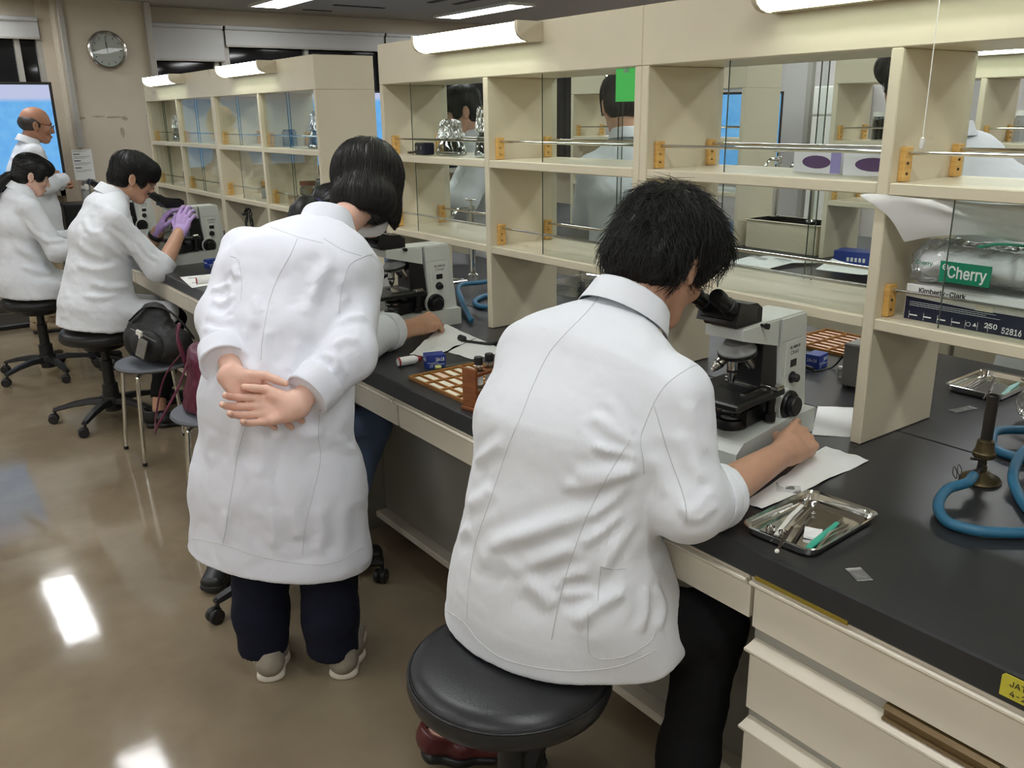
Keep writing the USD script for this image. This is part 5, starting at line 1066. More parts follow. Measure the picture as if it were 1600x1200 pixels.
sc0 = microscope((1.455, 1.257, .80), 6.6, 'white and black microscope nearest the camera, used by the front student')
dup(sc0, 'white and black microscope in the middle, a bare hand on its focus knob', (1.425, 2.845, .80), 0)
dup(sc0, 'white and black microscope held by the lavender gloves', (1.270, 4.985, .80), 5)
dup(sc0, 'white and black microscope at the far end, before the student with the ponytail', (1.235, 6.27, .80), 4)
# ---------------------------------------------------------------- things lying on the bench
M['film'] = usdkit.material(stage, '/World/Looks/clear_film', {'t': ('transparent_bsdf', {'color': (.95, .96, .96)}), 'd': ('diffuse_bsdf', {'color': (.85, .86, .86)}), 'g': ('glossy_bsdf', {'roughness': .08}), 'f': ('fresnel', {'IOR': 1.5}),
    'x': ('mix_closure', {'fac': .18}), 'y': ('mix_closure', {})}, [('t.BSDF', 'x.closure1'), ('d.BSDF', 'x.closure2'), ('f.fac', 'y.fac'), ('x.closure', 'y.closure1'), ('g.BSDF', 'y.closure2')], 'y.closure')
M['vessel'] = usdkit.material(stage, '/World/Looks/vessel_glass', {'t': ('transparent_bsdf', {'color': (.90, .92, .91)}), 'g': ('glossy_bsdf', {'roughness': .03}), 'lw': ('layer_weight', {'blend': .28}), 'mr': ('map_range', {'to_min': .05, 'to_max': .85}), 'x': ('mix_closure', {})},
    [('lw.facing', 'mr.value'), ('mr.result', 'x.fac'), ('t.BSDF', 'x.closure1'), ('g.BSDF', 'x.closure2')], 'x.closure')
M['foil'] = mat('aluminium_foil', srgb(214, 214, 212), .22, 1.0); M['teal'] = mat('teal_plastic', srgb(62, 176, 148), .4); M['dark_wood'] = mat('dark_handle', srgb(52, 40, 34), .45)
M['bluebox'] = mat('blue_carton', srgb(30, 58, 140), .35); M['label_w'] = mat('label_white', srgb(236, 236, 232), .5); M['red'] = mat('red_band', srgb(150, 40, 46), .5)
M['rackwood'] = mat('rack_wood', srgb(142, 84, 42), .45, col2=srgb(118, 66, 30), vscale=18, stretch=(1, 1, 5)); M['traywood'] = mat('slide_tray_wood', srgb(176, 128, 66), .5, col2=srgb(150, 100, 46), vscale=16, stretch=(4, 1, 1)); M['slot_brown'] = mat('slot_paper', srgb(150, 104, 62), .6)
M['card'] = mat('slide_card', srgb(238, 232, 212), .6); M['card_pink'] = mat('slide_card_pink', srgb(236, 206, 184), .6); M['brass'] = mat('aged_brass', srgb(98, 86, 60), .42, .75, var=.3, vscale=60); M['gunmetal'] = mat('dark_metal', srgb(66, 62, 58), .4, .7)
M['hose'] = mat('blue_rubber_hose', srgb(44, 106, 138), .45, var=.10, vscale=20); M['cork'] = mat('brown_lid', srgb(116, 72, 50), .6)
def rr(a, b, r, z, n=6):
    """rounded rectangle outline"""
    r = min(r, a*.98, b*.98); p = []
    for cx, cy, t0 in ((a-r, b-r, 0), (-(a-r), b-r, 90), (-(a-r), -(b-r), 180), (a-r, -(b-r), 270)):
        for t in np.linspace(0, 90, n): p.append((cx+r*math.cos(math.radians(t0+t)), cy+r*math.sin(math.radians(t0+t)), z))
    return np.array(p)
def rr_loft(secs, closed=False):
    L = [rr(*s) for s in secs]; n = len(L[0]); v = np.vstack(L); k = len(L); j = np.arange(n); q = []
    for i in range(k-1): q.append(np.stack([i*n+j, i*n+(j+1) % n, (i+1)*n+(j+1) % n, (i+1)*n+j], 1))
    q = np.vstack(q); f = np.vstack([q[:, [0, 1, 2]], q[:, [0, 2, 3]]])
    c0 = len(v); v = np.vstack([v, L[0].mean(0), L[-1].mean(0)]); f = np.vstack([f, np.stack([np.full(n, c0), (j+1) % n, j], 1), np.stack([np.full(n, c0+1), (k-1)*n+j, (k-1)*n+(j+1) % n], 1)])
    return trimesh.Trimesh(v, f, process=False)
def steel_tray(loc, rz, label, a=.118, b=.076):
    t = thing('steel_tray', label, 'tray', loc, rz)
    obj('pan', rr_loft([(a-.012, b-.012, .020, .0006), (a-.006, b-.006, .022, .003), (a-.003, b-.003, .022, .017), (a+.001, b+.001, .024, .0195), (a+.003, b+.003, .025, .0185), (a+.003, b+.003, .025, .0200), (a+.0005, b+.0005, .024, .0212), (a-.0045, b-.0045, .022, .0178), (a-.0075, b-.0075, .021, .0042), (a-.014, b-.014, .019, .0018)]), M['chrome'], t, 40); return t
t1 = steel_tray((1.350, .892, .80), 4, 'shiny steel instrument tray at the bench front beside the seated student')
t2 = dup(t1, 'shiny steel instrument tray on the far side of the bench behind the burner', (2.49, 1.112, .80), 2)
zt = .8025
def tool(name, label, cat_, parts, group=None):
    c = np.mean([np.asarray(m.vertices).mean(0) for _, m, _ in parts], 0); c[2] = min(np.asarray(m.vertices)[:, 2].min() for _, m, _ in parts); t = thing(name, label, cat_, c)
    for nm, m, mt in parts: m = m.copy(); m.vertices = np.asarray(m.vertices)-c; obj(nm, m, mt, t, 40)
    return t
P = lambda x, y, z=zt+.004: px3(x, y, Z=z)
tool('scalpel', 'white plastic-handled scalpel lying in the front tray', 'scalpel', [('handle', tube([P(1212, 836), P(1236, 806), P(1253, 790)], [.004, .0045, .0055, .0045], 8, squash=.6), M['white_plastic']), ('blade', tube([P(1212, 836), P(1204, 846)], [.004, .001], 6, squash=.2), M['steel'])])
tool('dissecting_needle', 'long dissecting needle with a dark handle and round end lying across the front tray', 'needle', [('handle', tube([P(1214, 860, .824), P(1222, 848, .823), P(1238, 824, .818)], [.0026, .0036, .0030], 8), M['dark_wood']), ('ball_end', ell_mesh(P(1214, 861, .824), (.0042,)*3), M['white_plastic']), ('needle', tube([P(1238, 824, .818), P(1272, 787, .808)], [.0016, .0008], 6), M['steel'])])
tool('dissecting_needle', 'dissecting needle with a slim brown handle lying in the middle of the front tray', 'needle', [('handle', tube([P(1237, 852), P(1256, 822)], [.0022, .0030], 8), M['dark_wood']), ('needle', tube([P(1256, 822), P(1270, 803)], [.0013, .0007], 6), M['steel']), ('tip_ring', ring(P(1271, 801), (0, 0, 1), .004, .001, 14, 6), M['steel'])])
tool('scalpel', 'teal plastic scalpel handle lying at the right of the front tray', 'scalpel', [('handle', tube([P(1262, 857), P(1272, 848), P(1292, 831), P(1308, 817)], [.0055, .0070, .0062, .0045], 8, squash=.55), M['teal']), ('blade', tube([P(1308, 817), P(1317, 810)], [.004, .001], 6, squash=.2), M['steel'])])
tool('tweezers', 'pair of steel tweezers at the right end of the front tray', 'tweezers', [('jaw', tube([P(1278, 856), P(1300, 838), P(1331, 822)], [.003, .0035, .0012], 6, squash=.5), M['steel']), ('jaw', tube([P(1278, 856, zt+.008), P(1298, 832, zt+.012), P(1326, 818)], [.003, .0035, .0012], 6, squash=.5), M['steel'])])
tool('paper_packet', 'crumpled white packet lying in the front tray under the teal scalpel', 'packet', [('packet', place(ripple(box(-.020, .020, -.016, .016, 0, .006, .001).subdivide().subdivide(), [], .002, 70), P(1270, 836, zt), rz=30), M['paper'])])
for i, (x, y, s) in enumerate(((1184, 812, 'left corner'), (1204, 831, 'left front edge'), (1223, 838, 'middle of the front edge'))):
    tool('metal_cup', 'small shiny steel cup in the front tray at its %s' % s, 'cup', [('bowl', lathe([(0, 0), (.009, 0), (.010, .008), (.008, .011), (.007, .004), (0, .003)], 18, P(x, y, zt)), M['chrome'])], 'steel cups in the front tray')
tool('tweezers', 'pair of steel tweezers in the far tray', 'tweezers', [('jaw', tube([P(1512, 605), P(1528, 598), P(1545, 588)], [.003, .0035, .0012], 6, squash=.5), M['steel']), ('jaw', tube([P(1512, 605, .81), P(1526, 594, .813), P(1543, 586)], [.003, .0035, .0012], 6, squash=.5), M['steel'])])
tool('scissors', 'pair of small steel scissors in the far tray', 'scissors', [('blade', tube([P(1548, 612), P(1556, 592)], [.003, .001], 6), M['steel']), ('blade', tube([P(1543, 610), P(1560, 594)], [.003, .001], 6), M['steel']), ('finger_ring', ring(P(1540, 618), (0, 0, 1), .011, .002, 18, 6), M['steel']), ('finger_ring', ring(P(1552, 619), (0, 0, 1), .011, .002, 18, 6), M['steel'])])
tool('scalpel', 'pale teal scalpel handle in the far tray', 'scalpel', [('handle', tube([P(1566, 618), P(1580, 605), P(1592, 598)], [.006, .007, .004], 8, squash=.6), mat('pale_teal', srgb(150, 196, 190), .4))])
tool('dissecting_needle', 'black-handled needle leaning over the edge of the far tray', 'needle', [('handle', tube([P(1536, 624, .824), P(1547, 604, .820), P(1555, 590, .828)], [.002, .0035, .0030], 8), M['dark_wood'])])
# glass slides and paper
def slide(c, rz, label, w=.026, l=.076, st=False):
    t = thing('glass_slide', label, 'slide', c, rz); obj('glass', box(-w/2, w/2, -l/2, l/2, .0004, .0016), M['film'], t, False); obj('cover_glass', box(-.009, .009, -.012, .006, .0016, .0022), M['film'], t, False)
    obj('edge', cat([box(-w/2, w/2, l/2-.0006, l/2, .0004, .0017), box(-w/2, w/2, -l/2, -l/2+.0006, .0004, .0017)]), M['white_plastic'], t, False); return t
slide(P(1342, 898, .80), -30, 'glass slide with cover glass lying alone on the black worktop at right front', .028, .042)
slide(P(1505, 640, .80), 78, 'glass slide lying on the worktop between the shelf upright and the far tray')
slide(P(1232, 763, .8015), 40, 'glass slide on the crumpled white paper by the front student\'s wrist', .05, .05)
def sheet(name, label, corners, z=.8006, crumple=.0, seed=1, n=16, cat_='paper', th=.0005, mt='paper'):
    a, b_, c, d = [np.asarray(P(x, y, z)) for x, y in corners]; o = (a+b_+c+d)/4; o[2] = .80; u, v = np.meshgrid(np.linspace(0, 1, n), np.linspace(0, 1, n), indexing='ij')
    G = (1-u)[..., None]*((1-v)[..., None]*a+v[..., None]*b_)+u[..., None]*((1-v)[..., None]*d+v[..., None]*c)
    if crumple: G[..., 2] += crumple*2*np.maximum(0, meshkit.fbm(G*22, 3, seed)-.35); G[..., :2] += .006*(meshkit.fbm(G[..., [1, 0, 2]]*30, 2, seed+3)-.5)[..., None]*(crumple > .002)
    t = thing(name, label, cat_, o); obj('sheet', grid_sheet(G-o, th), M[mt], t, 50); return t
sheet('paper_sheet', 'white paper sheet lying under the hand of the front student', [(1358, 721), (1290, 698), (1165, 785), (1190, 797)], crumple=.007, seed=3)
sheet('paper_sheet', 'white paper sheet behind the nearest microscope, reaching under the shelf upright', [(1352, 638), (1350, 684), (1268, 680), (1278, 635)], crumple=.002)
sheet('paper_sheet', 'folded white paper under the hand at the middle microscope', [(745, 528), (695, 508), (640, 555), (675, 560)], crumple=.010, seed=6)
sheet('paper_sheet', 'white paper sheet beside the vials, in front of the middle microscope', [(792, 549), (745, 528), (700, 550), (738, 562)], crumple=.003, seed=8)
t = sheet('printed_card', 'white card with black bars lying at the bench edge before the gloved student', [(281, 433), (352, 426), (352, 441), (300, 450)], z=.8008)
o = np.array(t.GetAttribute('xformOp:translate').Get()); bars = []
for (x0, y0, x1, y1) in ((294, 435, 306, 434), (300, 442, 322, 440), (308, 433.5, 320, 433)):
    a, b_ = P(x0, y0, .8014)-o, P(x1, y1, .8014)-o; bars.append(tube([a, b_], .006, 6, squash=.06))
obj('bar', cat(bars), M['ink'], t, False)
def bottle(a, b_, r, label, cap=True):
    a, b_ = np.asarray(a), np.asarray(b_); L = np.linalg.norm(b_-a); t = thing('small_bottle', label, 'bottle', a)
    d = b_-a; obj('body', align(lathe([(0, 0), (r*.9, 0), (r, r*.1), (r, L*.72), (r*.6, L*.84), (r*.55, L*.88), (0, L*.88)], 24), V3(0, 0, 0), d), M['label_w'], t, 40); obj('band', align(lathe([(r*.92, -.0006), (r*1.02, .001), (r*1.02, .005), (r*.9, .005)], 24), V3(0, 0, 0), d), M['red'], t, 40)
    obj('cap', align(lathe([(0, L*.86), (r*.62, L*.86), (r*.62, L), (0, L)], 20), V3(0, 0, 0), d), M['red'], t, 40); return t
bottle(P(622, 566, .815), P(657, 560, .815), .0145, 'white bottle with red bands lying in front of the middle microscope')
bottle(P(306, 439, .816), P(340, 436, .816), .016, 'white bottle with a red end lying on the printed card')
bottle(px3(1246, 520, Z=.815), px3(1240, 497, Z=.86), .016, 'white bottle with a red cap standing behind the nearest microscope')
def bluebox(loc, rz, label, s=1.0):
    t = thing('cover_glass_box', label, 'box', loc, rz); w, d, h = .040*s, .055*s, .038*s
    obj('carton', box(-d/2, d/2, -w/2, w/2, 0, h, .0015), M['bluebox'], t); obj('lettering', cat([text('18×18', h*.24, (-d*.02, -w/2-.0001, h*.55), (1, 0, 0), (0, 0, 1), bold=True, width=d*.44), box(-d*.45, d*.1, -w/2-.0003, -w/2, h*.42, h*.45), box(-d*.3, d*.42, -w/2-.0003, -w/2, h*.30, h*.33), text('18', h*.16, (-d*.35, -w/2-.0001, h*.10), (1, 0, 0), (0, 0, 1))]), M['label_w'], t, False)
    obj('side_print', text('18×18', h*.22, (-d/2-.0001, w*.34, h*.5), (0, -1, 0), (0, 0, 1), width=w*.68), M['label_w'], t, False); return t
bb = bluebox((1.372, 2.305, .80), -18, 'small blue carton marked 18×18 beside the slide tray at the middle microscope', 1.15)
dup(bb, 'small blue carton marked 18×18 behind the right side of the nearest microscope', (2.30, 1.555, .80), 10); dup(bb, 'small blue carton in front of the microscope with the gloves', (1.450, 4.725, .80), 8)
# wooden slide trays with cards
def slide_tray(loc, rz, label, nx, ny, card='card'):
    t = thing('slide_tray', label, 'tray', loc, rz); px_, py = .036, .085; X_, Y_ = nx*px_+.006, ny*py+.006
    obj('bottom', box(0, X_, 0, Y_, 0, .003), M['slot_brown'], t, False)
    obj('frame', cat([box(0, .006, 0, Y_, .003, .011, .001), box(X_-.006, X_, 0, Y_, .003, .011, .001), box(.006, X_-.006, 0, .006, .003, .011, .001), box(.006, X_-.006, Y_-.006, Y_, .003, .011, .001)]), M['traywood'], t)
    for k in range(1, nx): obj('divider', box(k*px_+.0015, k*px_+.0045, .006, Y_-.006, .003, .0085), M['traywood'], t, False)
    for k in range(1, ny): obj('divider', box(.006, X_-.006, k*py, k*py+.006, .003, .0095), M['traywood'], t, False)
    for i in range(nx):
        for j in range(ny): obj('card', box(i*px_+.0085, i*px_+.0305, j*py+.011, j*py+.079, .003, .0052), M[card] if (i+j) % 5 else M['card_pink'], t, False)
    return t
slide_tray((1.238, 1.893, .80), 0, 'wooden slide tray full of white cards between the two near microscopes', 7, 4)
slide_tray((2.46, 1.55, .80), 0, 'wooden slide tray with pinkish cards on the far side of the bench', 7, 3, 'card_pink')
# vial rack
t = thing('vial_rack', 'brown wooden vial rack standing on the slide tray edge behind the front student', 'rack', (1.225, 1.852, .80), 12)
obj('end_panel', box(0, .010, 0, .050, .010, .118, .0015), M['rackwood'], t); obj('end_panel', box(.20, .210, 0, .050, .010, .118, .0015), M['rackwood'], t); obj('foot', box(-.004, .214, -.004, .054, 0, .010, .0015), M['rackwood'], t)
hs = [(.04+.042*k, .025) for k in range(4)]
for z in (.045, .095): obj('shelf', cat([box(.010, .20, .002, .010, z, z+.008), box(.010, .20, .040, .048, z, z+.008)]+[box(x+.014, x+.028, .010, .040, z, z+.008) for x, y in hs]), M['rackwood'], t, False)
def vial(loc, label, grp='vials in the rack'):
    v_ = thing('vial', label, 'vial', loc, 0, grp); obj('glass', lathe([(0, .0006), (.011, .0006), (.0115, .002), (.0115, .100), (.008, .106), (.008, .112), (.0068, .112), (.0068, .105), (.0102, .099), (.0102, .004), (0, .003)], 24), M['vessel'], v_, 40)
    obj('label', lathe([(.0117, .055), (.0118, .055), (.0118, .085), (.0117, .085)], 24), M['label_w'], v_, 40); obj('liquid', lathe([(0, .0035), (.0098, .0045), (.0098, .040), (0, .040)], 20), mat('pale_specimen', srgb(196, 188, 150), .5) if 'spec' not in M else M['spec'], v_, 40)
    obj('cap', lathe([(0, .111), (.0115, .111), (.012, .113), (.012, .130), (.0105, .132), (0, .132)], 24), M['black_plastic'], v_, 40); return v_
M['spec'] = mat('vial_specimen', srgb(196, 188, 150), .5)
c12, s12 = math.cos(math.radians(12)), math.sin(math.radians(12))
rk = lambda x, y, z: (1.225+x*c12-y*s12, 1.852+x*s12+y*c12, .80+z)
v0 = vial(rk(.04, .025, .0105), 'glass vial with a black cap in the wooden rack, nearer of the two')
dup(v0, 'glass vial with a black cap in the wooden rack, farther of the two', rk(.04+.042, .025, .0105))
tool('dropper', 'thin glass rod with a yellow cap beside the small blue carton', 'dropper', [('tube', tube([P(690, 573, .806), P(735, 566, .806)], .0030, 8), M['vessel']), ('cap', tube([P(680, 574, .807), P(689, 573, .807)], .0060, 10), mat('yellow_cap', srgb(206, 206, 120), .5))])
# Bunsen burners and hoses
def burner(loc, rz, label, s=1.0):
    t = thing('bunsen_burner', label, 'burner', loc, rz)
    obj('foot', lathe([(0, 0), (.040, 0), (.0415, .003), (.038, .009), (.020, .018), (.014, .024), (0, .025)], 32), M['brass'], t, 40)
    obj('pillar', cat([rod([.011, 0, .018], [.011, 0, .060], .0055, 10), rod([-.011, 0, .018], [-.011, 0, .060], .0055, 10), lathe([(0, .022), (.010, .022), (.010, .036), (0, .036)], 16)]), M['brass'], t, 40)
    obj('collar', lathe([(0, .055), (.020, .055), (.0225, .058), (.0225, .066), (.019, .070), (.0165, .092), (.0115, .096), (0, .096)], 28), M['brass'], t, 40)
    obj('tube', lathe([(.0085, .094), (.0115, .094), (.0118, .192), (.0095, .194), (.0090, .192), (.0085, .12)], 24), M['gunmetal'], t, 40)
    obj('gas_inlet', cat([rod([0, 0, .034], [-.042, .0, .034], .0055), rod([-.040, 0, .034], [-.066, 0, .033], .0068)]), M['gunmetal'], t, 40)
    obj('valve_lever', cat([rod([-.022, 0, .034], [-.022, 0, .058], .005), rod([-.022, 0, .056], [-.050, .012, .064], .0032)]), M['gunmetal'], t, 40); return t
b1 = burner((1.82, .805, .80), 12, 'aged brass gas burner standing upright at the right of the bench')
b2 = burner((2.215, .842, .80), 60, 'dark gas burner at the right edge, partly out of the picture'); 
def hose(label, pts, clip=None):
    a = np.asarray(pts[0], float); t = thing('rubber_hose', label, 'hose', (a[0], a[1], .80)); o = V3(a[0], a[1], .80)
    obj('hose', tube(np.asarray(pts, float)-o, .0105, 14, smooth_n=10), M['hose'], t, True)
    if clip is not None: obj('wire_clip', cat([tube(smooth_path(np.array([(0, 0, 0), (-.004, .006, .012), (.002, .008, .024), (.008, .004, .012), (.002, 0, 0)])+o_-o, 5), .0009, 5) for o_ in (np.asarray(clip), np.asarray(clip)+V3(-.010, .004, -.003))]), M['gunmetal'], t, True)
    return t
i0 = V3(1.82-.064*math.cos(math.radians(12)), .805-.064*math.sin(math.radians(12)), .833)
hose('blue rubber hose curving from the upright burner to the right edge', [i0, i0+V3(-.05, -.012, .002), px3(1480, 765, Z=.828), px3(1466, 790, Z=.818), px3(1480, 815, Z=.8115), px3(1520, 828, Z=.8115), px3(1560, 832, Z=.8115), px3(1625, 830, Z=.8115), px3(1700, 810, Z=.8115)], i0+V3(-.055, .0, .012))
i2 = V3(2.215-.064*math.cos(math.radians(60)), .842-.064*math.sin(math.radians(60)), .833)
hose('blue rubber hose lying in coils from the dark burner to the right edge', [i2, px3(1566, 672, Z=.833), px3(1550, 688, Z=.822), px3(1556, 702, Z=.8115), px3(1580, 712, Z=.8115), px3(1625, 724, Z=.8115), px3(1690, 730, Z=.8115), px3(1720, 700, Z=.8115)])
hose('thick blue rubber hose looping up at the right edge in front of the coils', [px3(1640, 690, Z=.85), px3(1600, 705, Z=.845), px3(1583, 740, Z=.830), px3(1590, 770, Z=.8125), px3(1612, 800, Z=.8115), px3(1660, 815, Z=.8115)])
hose('blue rubber hose looping beside the middle microscope under the shelf', [px3(820, 425, Z=.83), px3(760, 440, Z=.83), px3(718, 446, Z=.84), px3(722, 470, Z=.83), px3(733, 494, Z=.815), px3(736, 500, Z=.812)])
hose('blue rubber hose coil lying on the bench under the middle shelf', [px3(800, 462, Z=.8115), px3(760, 462, Z=.8115), px3(742, 471, Z=.8115), px3(752, 479, Z=.8115), px3(790, 480, Z=.8115), px3(830, 474, Z=.8115)])
# crumpled clear bag by the dark burner, box and bag on the nearest shelf
t = thing('clear_bag', 'crumpled clear plastic bag behind the dark burner at the right edge', 'bag', (2.30, .90, .80)); obj('film', ripple(mesh_sdf(cut(ell((0, 0, .045), (.05, .06, .05)), lambda P: .002-P[:, 2], .005), (-.08, -.09, -.01), (.08, .09, .12), .005), [], .020, 24, 5, .006), M['film'], t, True)
t = thing('glove_box', 'navy and white glove carton on the nearest shelf under the plastic-wrapped pack', 'box', (1.862, .775, 1.1085))
W_, D_, H_ = .270, .20, .080
obj('carton', box(0, D_, 0, W_, 0, H_, .001), M['label_w'], t); obj('navy_panel', prism([(0.002, .001), (W_-.002, .001), (W_-.002, .052), (W_*.45, .046), (.002, .046)], -.0006, .0004, 'yz'), mat('navy_print', srgb(24, 28, 52), .4), t, False)
obj('brand_line', text('Kimberly-Clark', .0105, (-.0008, W_-.030, .064), (0, -1, 0), (0, 0, 1), bold=True), M['ink'], t, False)
fine = [text('52816', .0125, (-.0010, .052, .006), (0, -1, 0), (0, 0, 1), bold=True, width=.040), text('250', .0105, (-.0010, .088, .0115), (0, -1, 0), (0, 0, 1), bold=True)]
for k, w in enumerate((.20, .17, .19)): fine.append(box(-.0009, -.0005, W_-.012-w, W_-.012, .033+.004*k, .0338+.004*k))
for y in (.226, .192, .160, .128, .098, .072, .050): fine.append(box(-.0009, -.0005, y+.030, y+.0308, .003, .020))
for y in (.231, .199, .166, .134): fine.append(box(-.0009, -.0005, y+.006, y+.024, .010, .013))
fine.append(ring((-.0007, .122, .0125), (1, 0, 0), .0045, .0006, 18, 5)); fine.append(trimesh.creation.extrude_polygon(Polygon([(0, 0), (.009, 0), (.0045, .008)]), .0004, engine='earcut').apply_transform(np.array([[0, 0, -1, -.0005], [1, 0, 0, .104], [0, 1, 0, .010], [0, 0, 0, 1.]])))
obj('fine_print', cat(fine), M['label_w'], t, False); obj('price_label', box(-.0012, -.0002, .075, .112, .045, .062), M['card'], t, False)
for k in range(3): obj('side_flap', box(.01+.06*k, .06+.06*k, W_, W_+.0008, .01, .07), M['label_w'], t, False)
t = thing('wrapped_paper_pack', 'plastic-wrapped white tissue pack with a green printed label lying on the glove carton', 'pack', (1.94, .905, 1.190))
obj('paper_stack', ripple(mesh_sdf(union([econe((0, -.115, .045), (0, .105, .045), (.082, .032), (.085, .034), (1, 0, 0))]), (-.12, -.24, -.02), (.12, .24, .12), .007), [], .004, 20), M['paper'], t, True)
bagf = mesh_sdf(cut(union([econe((0, -.118, .046), (0, .112, .047), (.092, .043), (.092, .046), (1, 0, 0)), (econe((0, .11, .03), (0, .140, .012), (.08, .025), (.07, .006), (1, 0, 0)), .02)]), lambda P: .001-P[:, 2], .004), (-.14, -.27, -.01), (.14, .27, .14), .0055)
obj('plastic_film', ripple(bagf, [([(-.09, .10, .02), (-.06, .08, .08), (.0, .05, .10)], .010, .010), ([(-.09, -.10, .02), (-.07, -.09, .08), (.0, -.06, .10)], .010, .010), ([(-.09, .0, .09), (-.02, -.05, .10), (.05, -.1, .09)], .008, .010)], .008, 22, 4, .004), M['film'], t, True)
gm_ = mat('green_label', srgb(14, 132, 98), .4)
obj('green_label', box(-.1005, -.0985, -.050, .058, .018, .062), gm_, t, False); obj('lettering', cat([text('Cherry', .024, (-.1010, .040, .029), (0, -1, 0), (0, 0, 1), bold=True, width=.082), ring((-.1008, .046, .050), (1, 0, 0), .0055, .0014, 16, 5), box(-.1012, -.1004, .042, .050, .0493, .0507)]), M['label_w'], t, False)
obj('top_seal', tube([(-.07, .0, .094), (-.05, -.04, .103), (-.02, -.09, .098), (.0, -.13, .085)], .012, 8, smooth_n=5, squash=.25), gm_, t, True); obj('green_print', text('抗菌' if False else 'Cherry', .009, (-.0975, .115, .048), (0, -1, 0), (0, 0, 1)), gm_, t, False)
M['sheet_film'] = mat('translucent_sheet', srgb(232, 232, 228), .32)
rows = [[(1.768, 1.125, 1.385), (1.775, 1.09, 1.362), (1.80, 1.06, 1.330), (1.83, 1.045, 1.285)], [(1.775, 1.10, 1.388), (1.785, 1.055, 1.372), (1.81, 1.02, 1.345), (1.85, .99, 1.300)], [(1.795, 1.02, 1.382), (1.81, .985, 1.366), (1.84, .95, 1.345), (1.87, .92, 1.310)], [(1.84, .94, 1.378), (1.85, .91, 1.352), (1.87, .87, 1.330), (1.90, .84, 1.300)], [(1.86, .86, 1.375), (1.87, .83, 1.340), (1.90, .78, 1.320), (1.93, .74, 1.29)], [(1.87, .72, 1.378), (1.88, .69, 1.33), (1.92, .65, 1.32), (1.95, .62, 1.27)], [(1.87, .55, 1.375), (1.90, .52, 1.34), (1.94, .50, 1.30), (1.96, .48, 1.26)]]
G = np.array([smooth_path(r, 5) for r in rows]); G = np.stack([smooth_path(G[:, k], 6) for k in range(G.shape[1])], 1); G = G+.014*(meshkit.fbm(G*16, 3, 4)-.5)[..., None]*np.array([1, .3, .4])
t = thing('packing_sheet', 'translucent white packing sheet stuffed over the wrapped pack, its corner over the upright', 'sheet', (1.80, 1.05, 1.28)); obj('sheet', grid_sheet(G-V3(1.80, 1.05, 1.28), .0008), M['sheet_film'], t, True)
t = thing('small_orange_box', 'small orange carton beside the glove carton at the right edge', 'box', (1.862, .718, 1.1085)); obj('carton', box(0, .10, 0, .045, 0, .05, .001), mat('orange_carton', srgb(226, 122, 40), .5), t); obj('lid_flap', box(-.001, .06, .002, .043, .0495, .051), M['label_w'], t)
t = thing('green_paper', 'bright green paper note taped to the glass of the middle shelf', 'paper', (1.8165, 1.886, 1.594)); obj('sheet', box(-.0006, 0, .0, .083, 0, .09), mat('green_paper', srgb(72, 196, 88), .7), t, False); obj('tape', box(-.0010, -.0005, .030, .052, .078, .0905), M['film'], t, False)
# on the middle shelf
def foil_flask(loc, label, tall=False, r=.05, h=.12):
    t = thing('foil_wrapped_flask', label, 'flask', loc); prof = [(0, .0006), (r*.9, .0006), (r, .006), (r*.85, h*.35), (r*.35, h*.72), (r*.28, h*.95), (r*.34, h), (r*.30, h), (r*.24, h*.93), (r*.30, h*.70), (r*.8, h*.34), (r*.94, .008), (0, .004)]
    obj('glass', lathe(prof, 28), M['vessel'], t, 40); f = ripple(lathe([(0, h*1.06), (r*.45, h*1.05), (r*.62, h*.98), (r*.66, h*.80), (r*.85, h*.55), (r*.82, h*.54), (r*.55, h*.80), (r*.5, h*.95), (0, h*1.01)], 40).subdivide().subdivide(), [], .006, 40, int(r*1000), .009); obj('foil', f, M['foil'], t, 25); return t
foil_flask((1.93, 3.045, Z2), 'foil-topped flask standing on the middle shelf beside the black device', r=.062, h=.125); foil_flask((1.93, 2.80, Z2), 'tall foil-wrapped flask against the middle upright of the middle shelf', r=.045, h=.17)
foil_flask((1.95, 4.30, Z2), 'large foil-topped flask in the upper shelf beyond the sink gap', r=.075, h=.17); foil_flask((2.0, 4.16, Z2), 'foil-topped flask at the right end of the shelf beyond the sink gap', r=.06, h=.15)
foil_flask((1.95, 6.72, Z2), 'foil-topped flask high in the farthest shelf beside the column', r=.06, h=.17)
t = thing('black_device', 'small black and navy device with a cable on the middle shelf', 'device', (1.885, 3.185, Z2), -6); obj('case', box(-.02, .03, -.045, .045, .001, .048, .005), mat('navy_plastic', srgb(30, 32, 52), .35), t); obj('button', cat([lathe([(0, 0), (.008, 0), (.008, .003), (0, .003)], 16, axis='x').apply_translation([-.023, y, .028]) for y in (-.022, .018)]), M['grey_plastic'], t); obj('cable', tube([(0, .045, .02), (-.01, .08, .008), (-.01, .13, .006), (.01, .14, .006), (.02, .09, .008), (.02, .05, .01)], .004, 8, smooth_n=5), M['black_plastic'], t, True)
def jar(loc, label, r=.035, h=.09, lid='cork', stuff=None):
    t = thing('glass_jar', label, 'jar', loc); obj('glass', lathe([(0, .0006), (r*.95, .0006), (r, .004), (r, h*.85), (r*.85, h*.92), (r*.85, h), (r*.80, h), (r*.80, h*.9), (r*.94, h*.84), (r*.94, .005), (0, .004)], 28), M['vessel'], t, 40)
    if lid: obj('lid', lathe([(0, h*.97), (r*.95, h*.97), (r*.95, h*1.16), (0, h*1.16)], 28), M[lid], t, 40)
    if stuff: obj('contents', lathe([(0, .005), (r*.9, .005), (r*.9, h*stuff), (0, h*stuff)], 24), M['label_w'], t, 40)
    return t
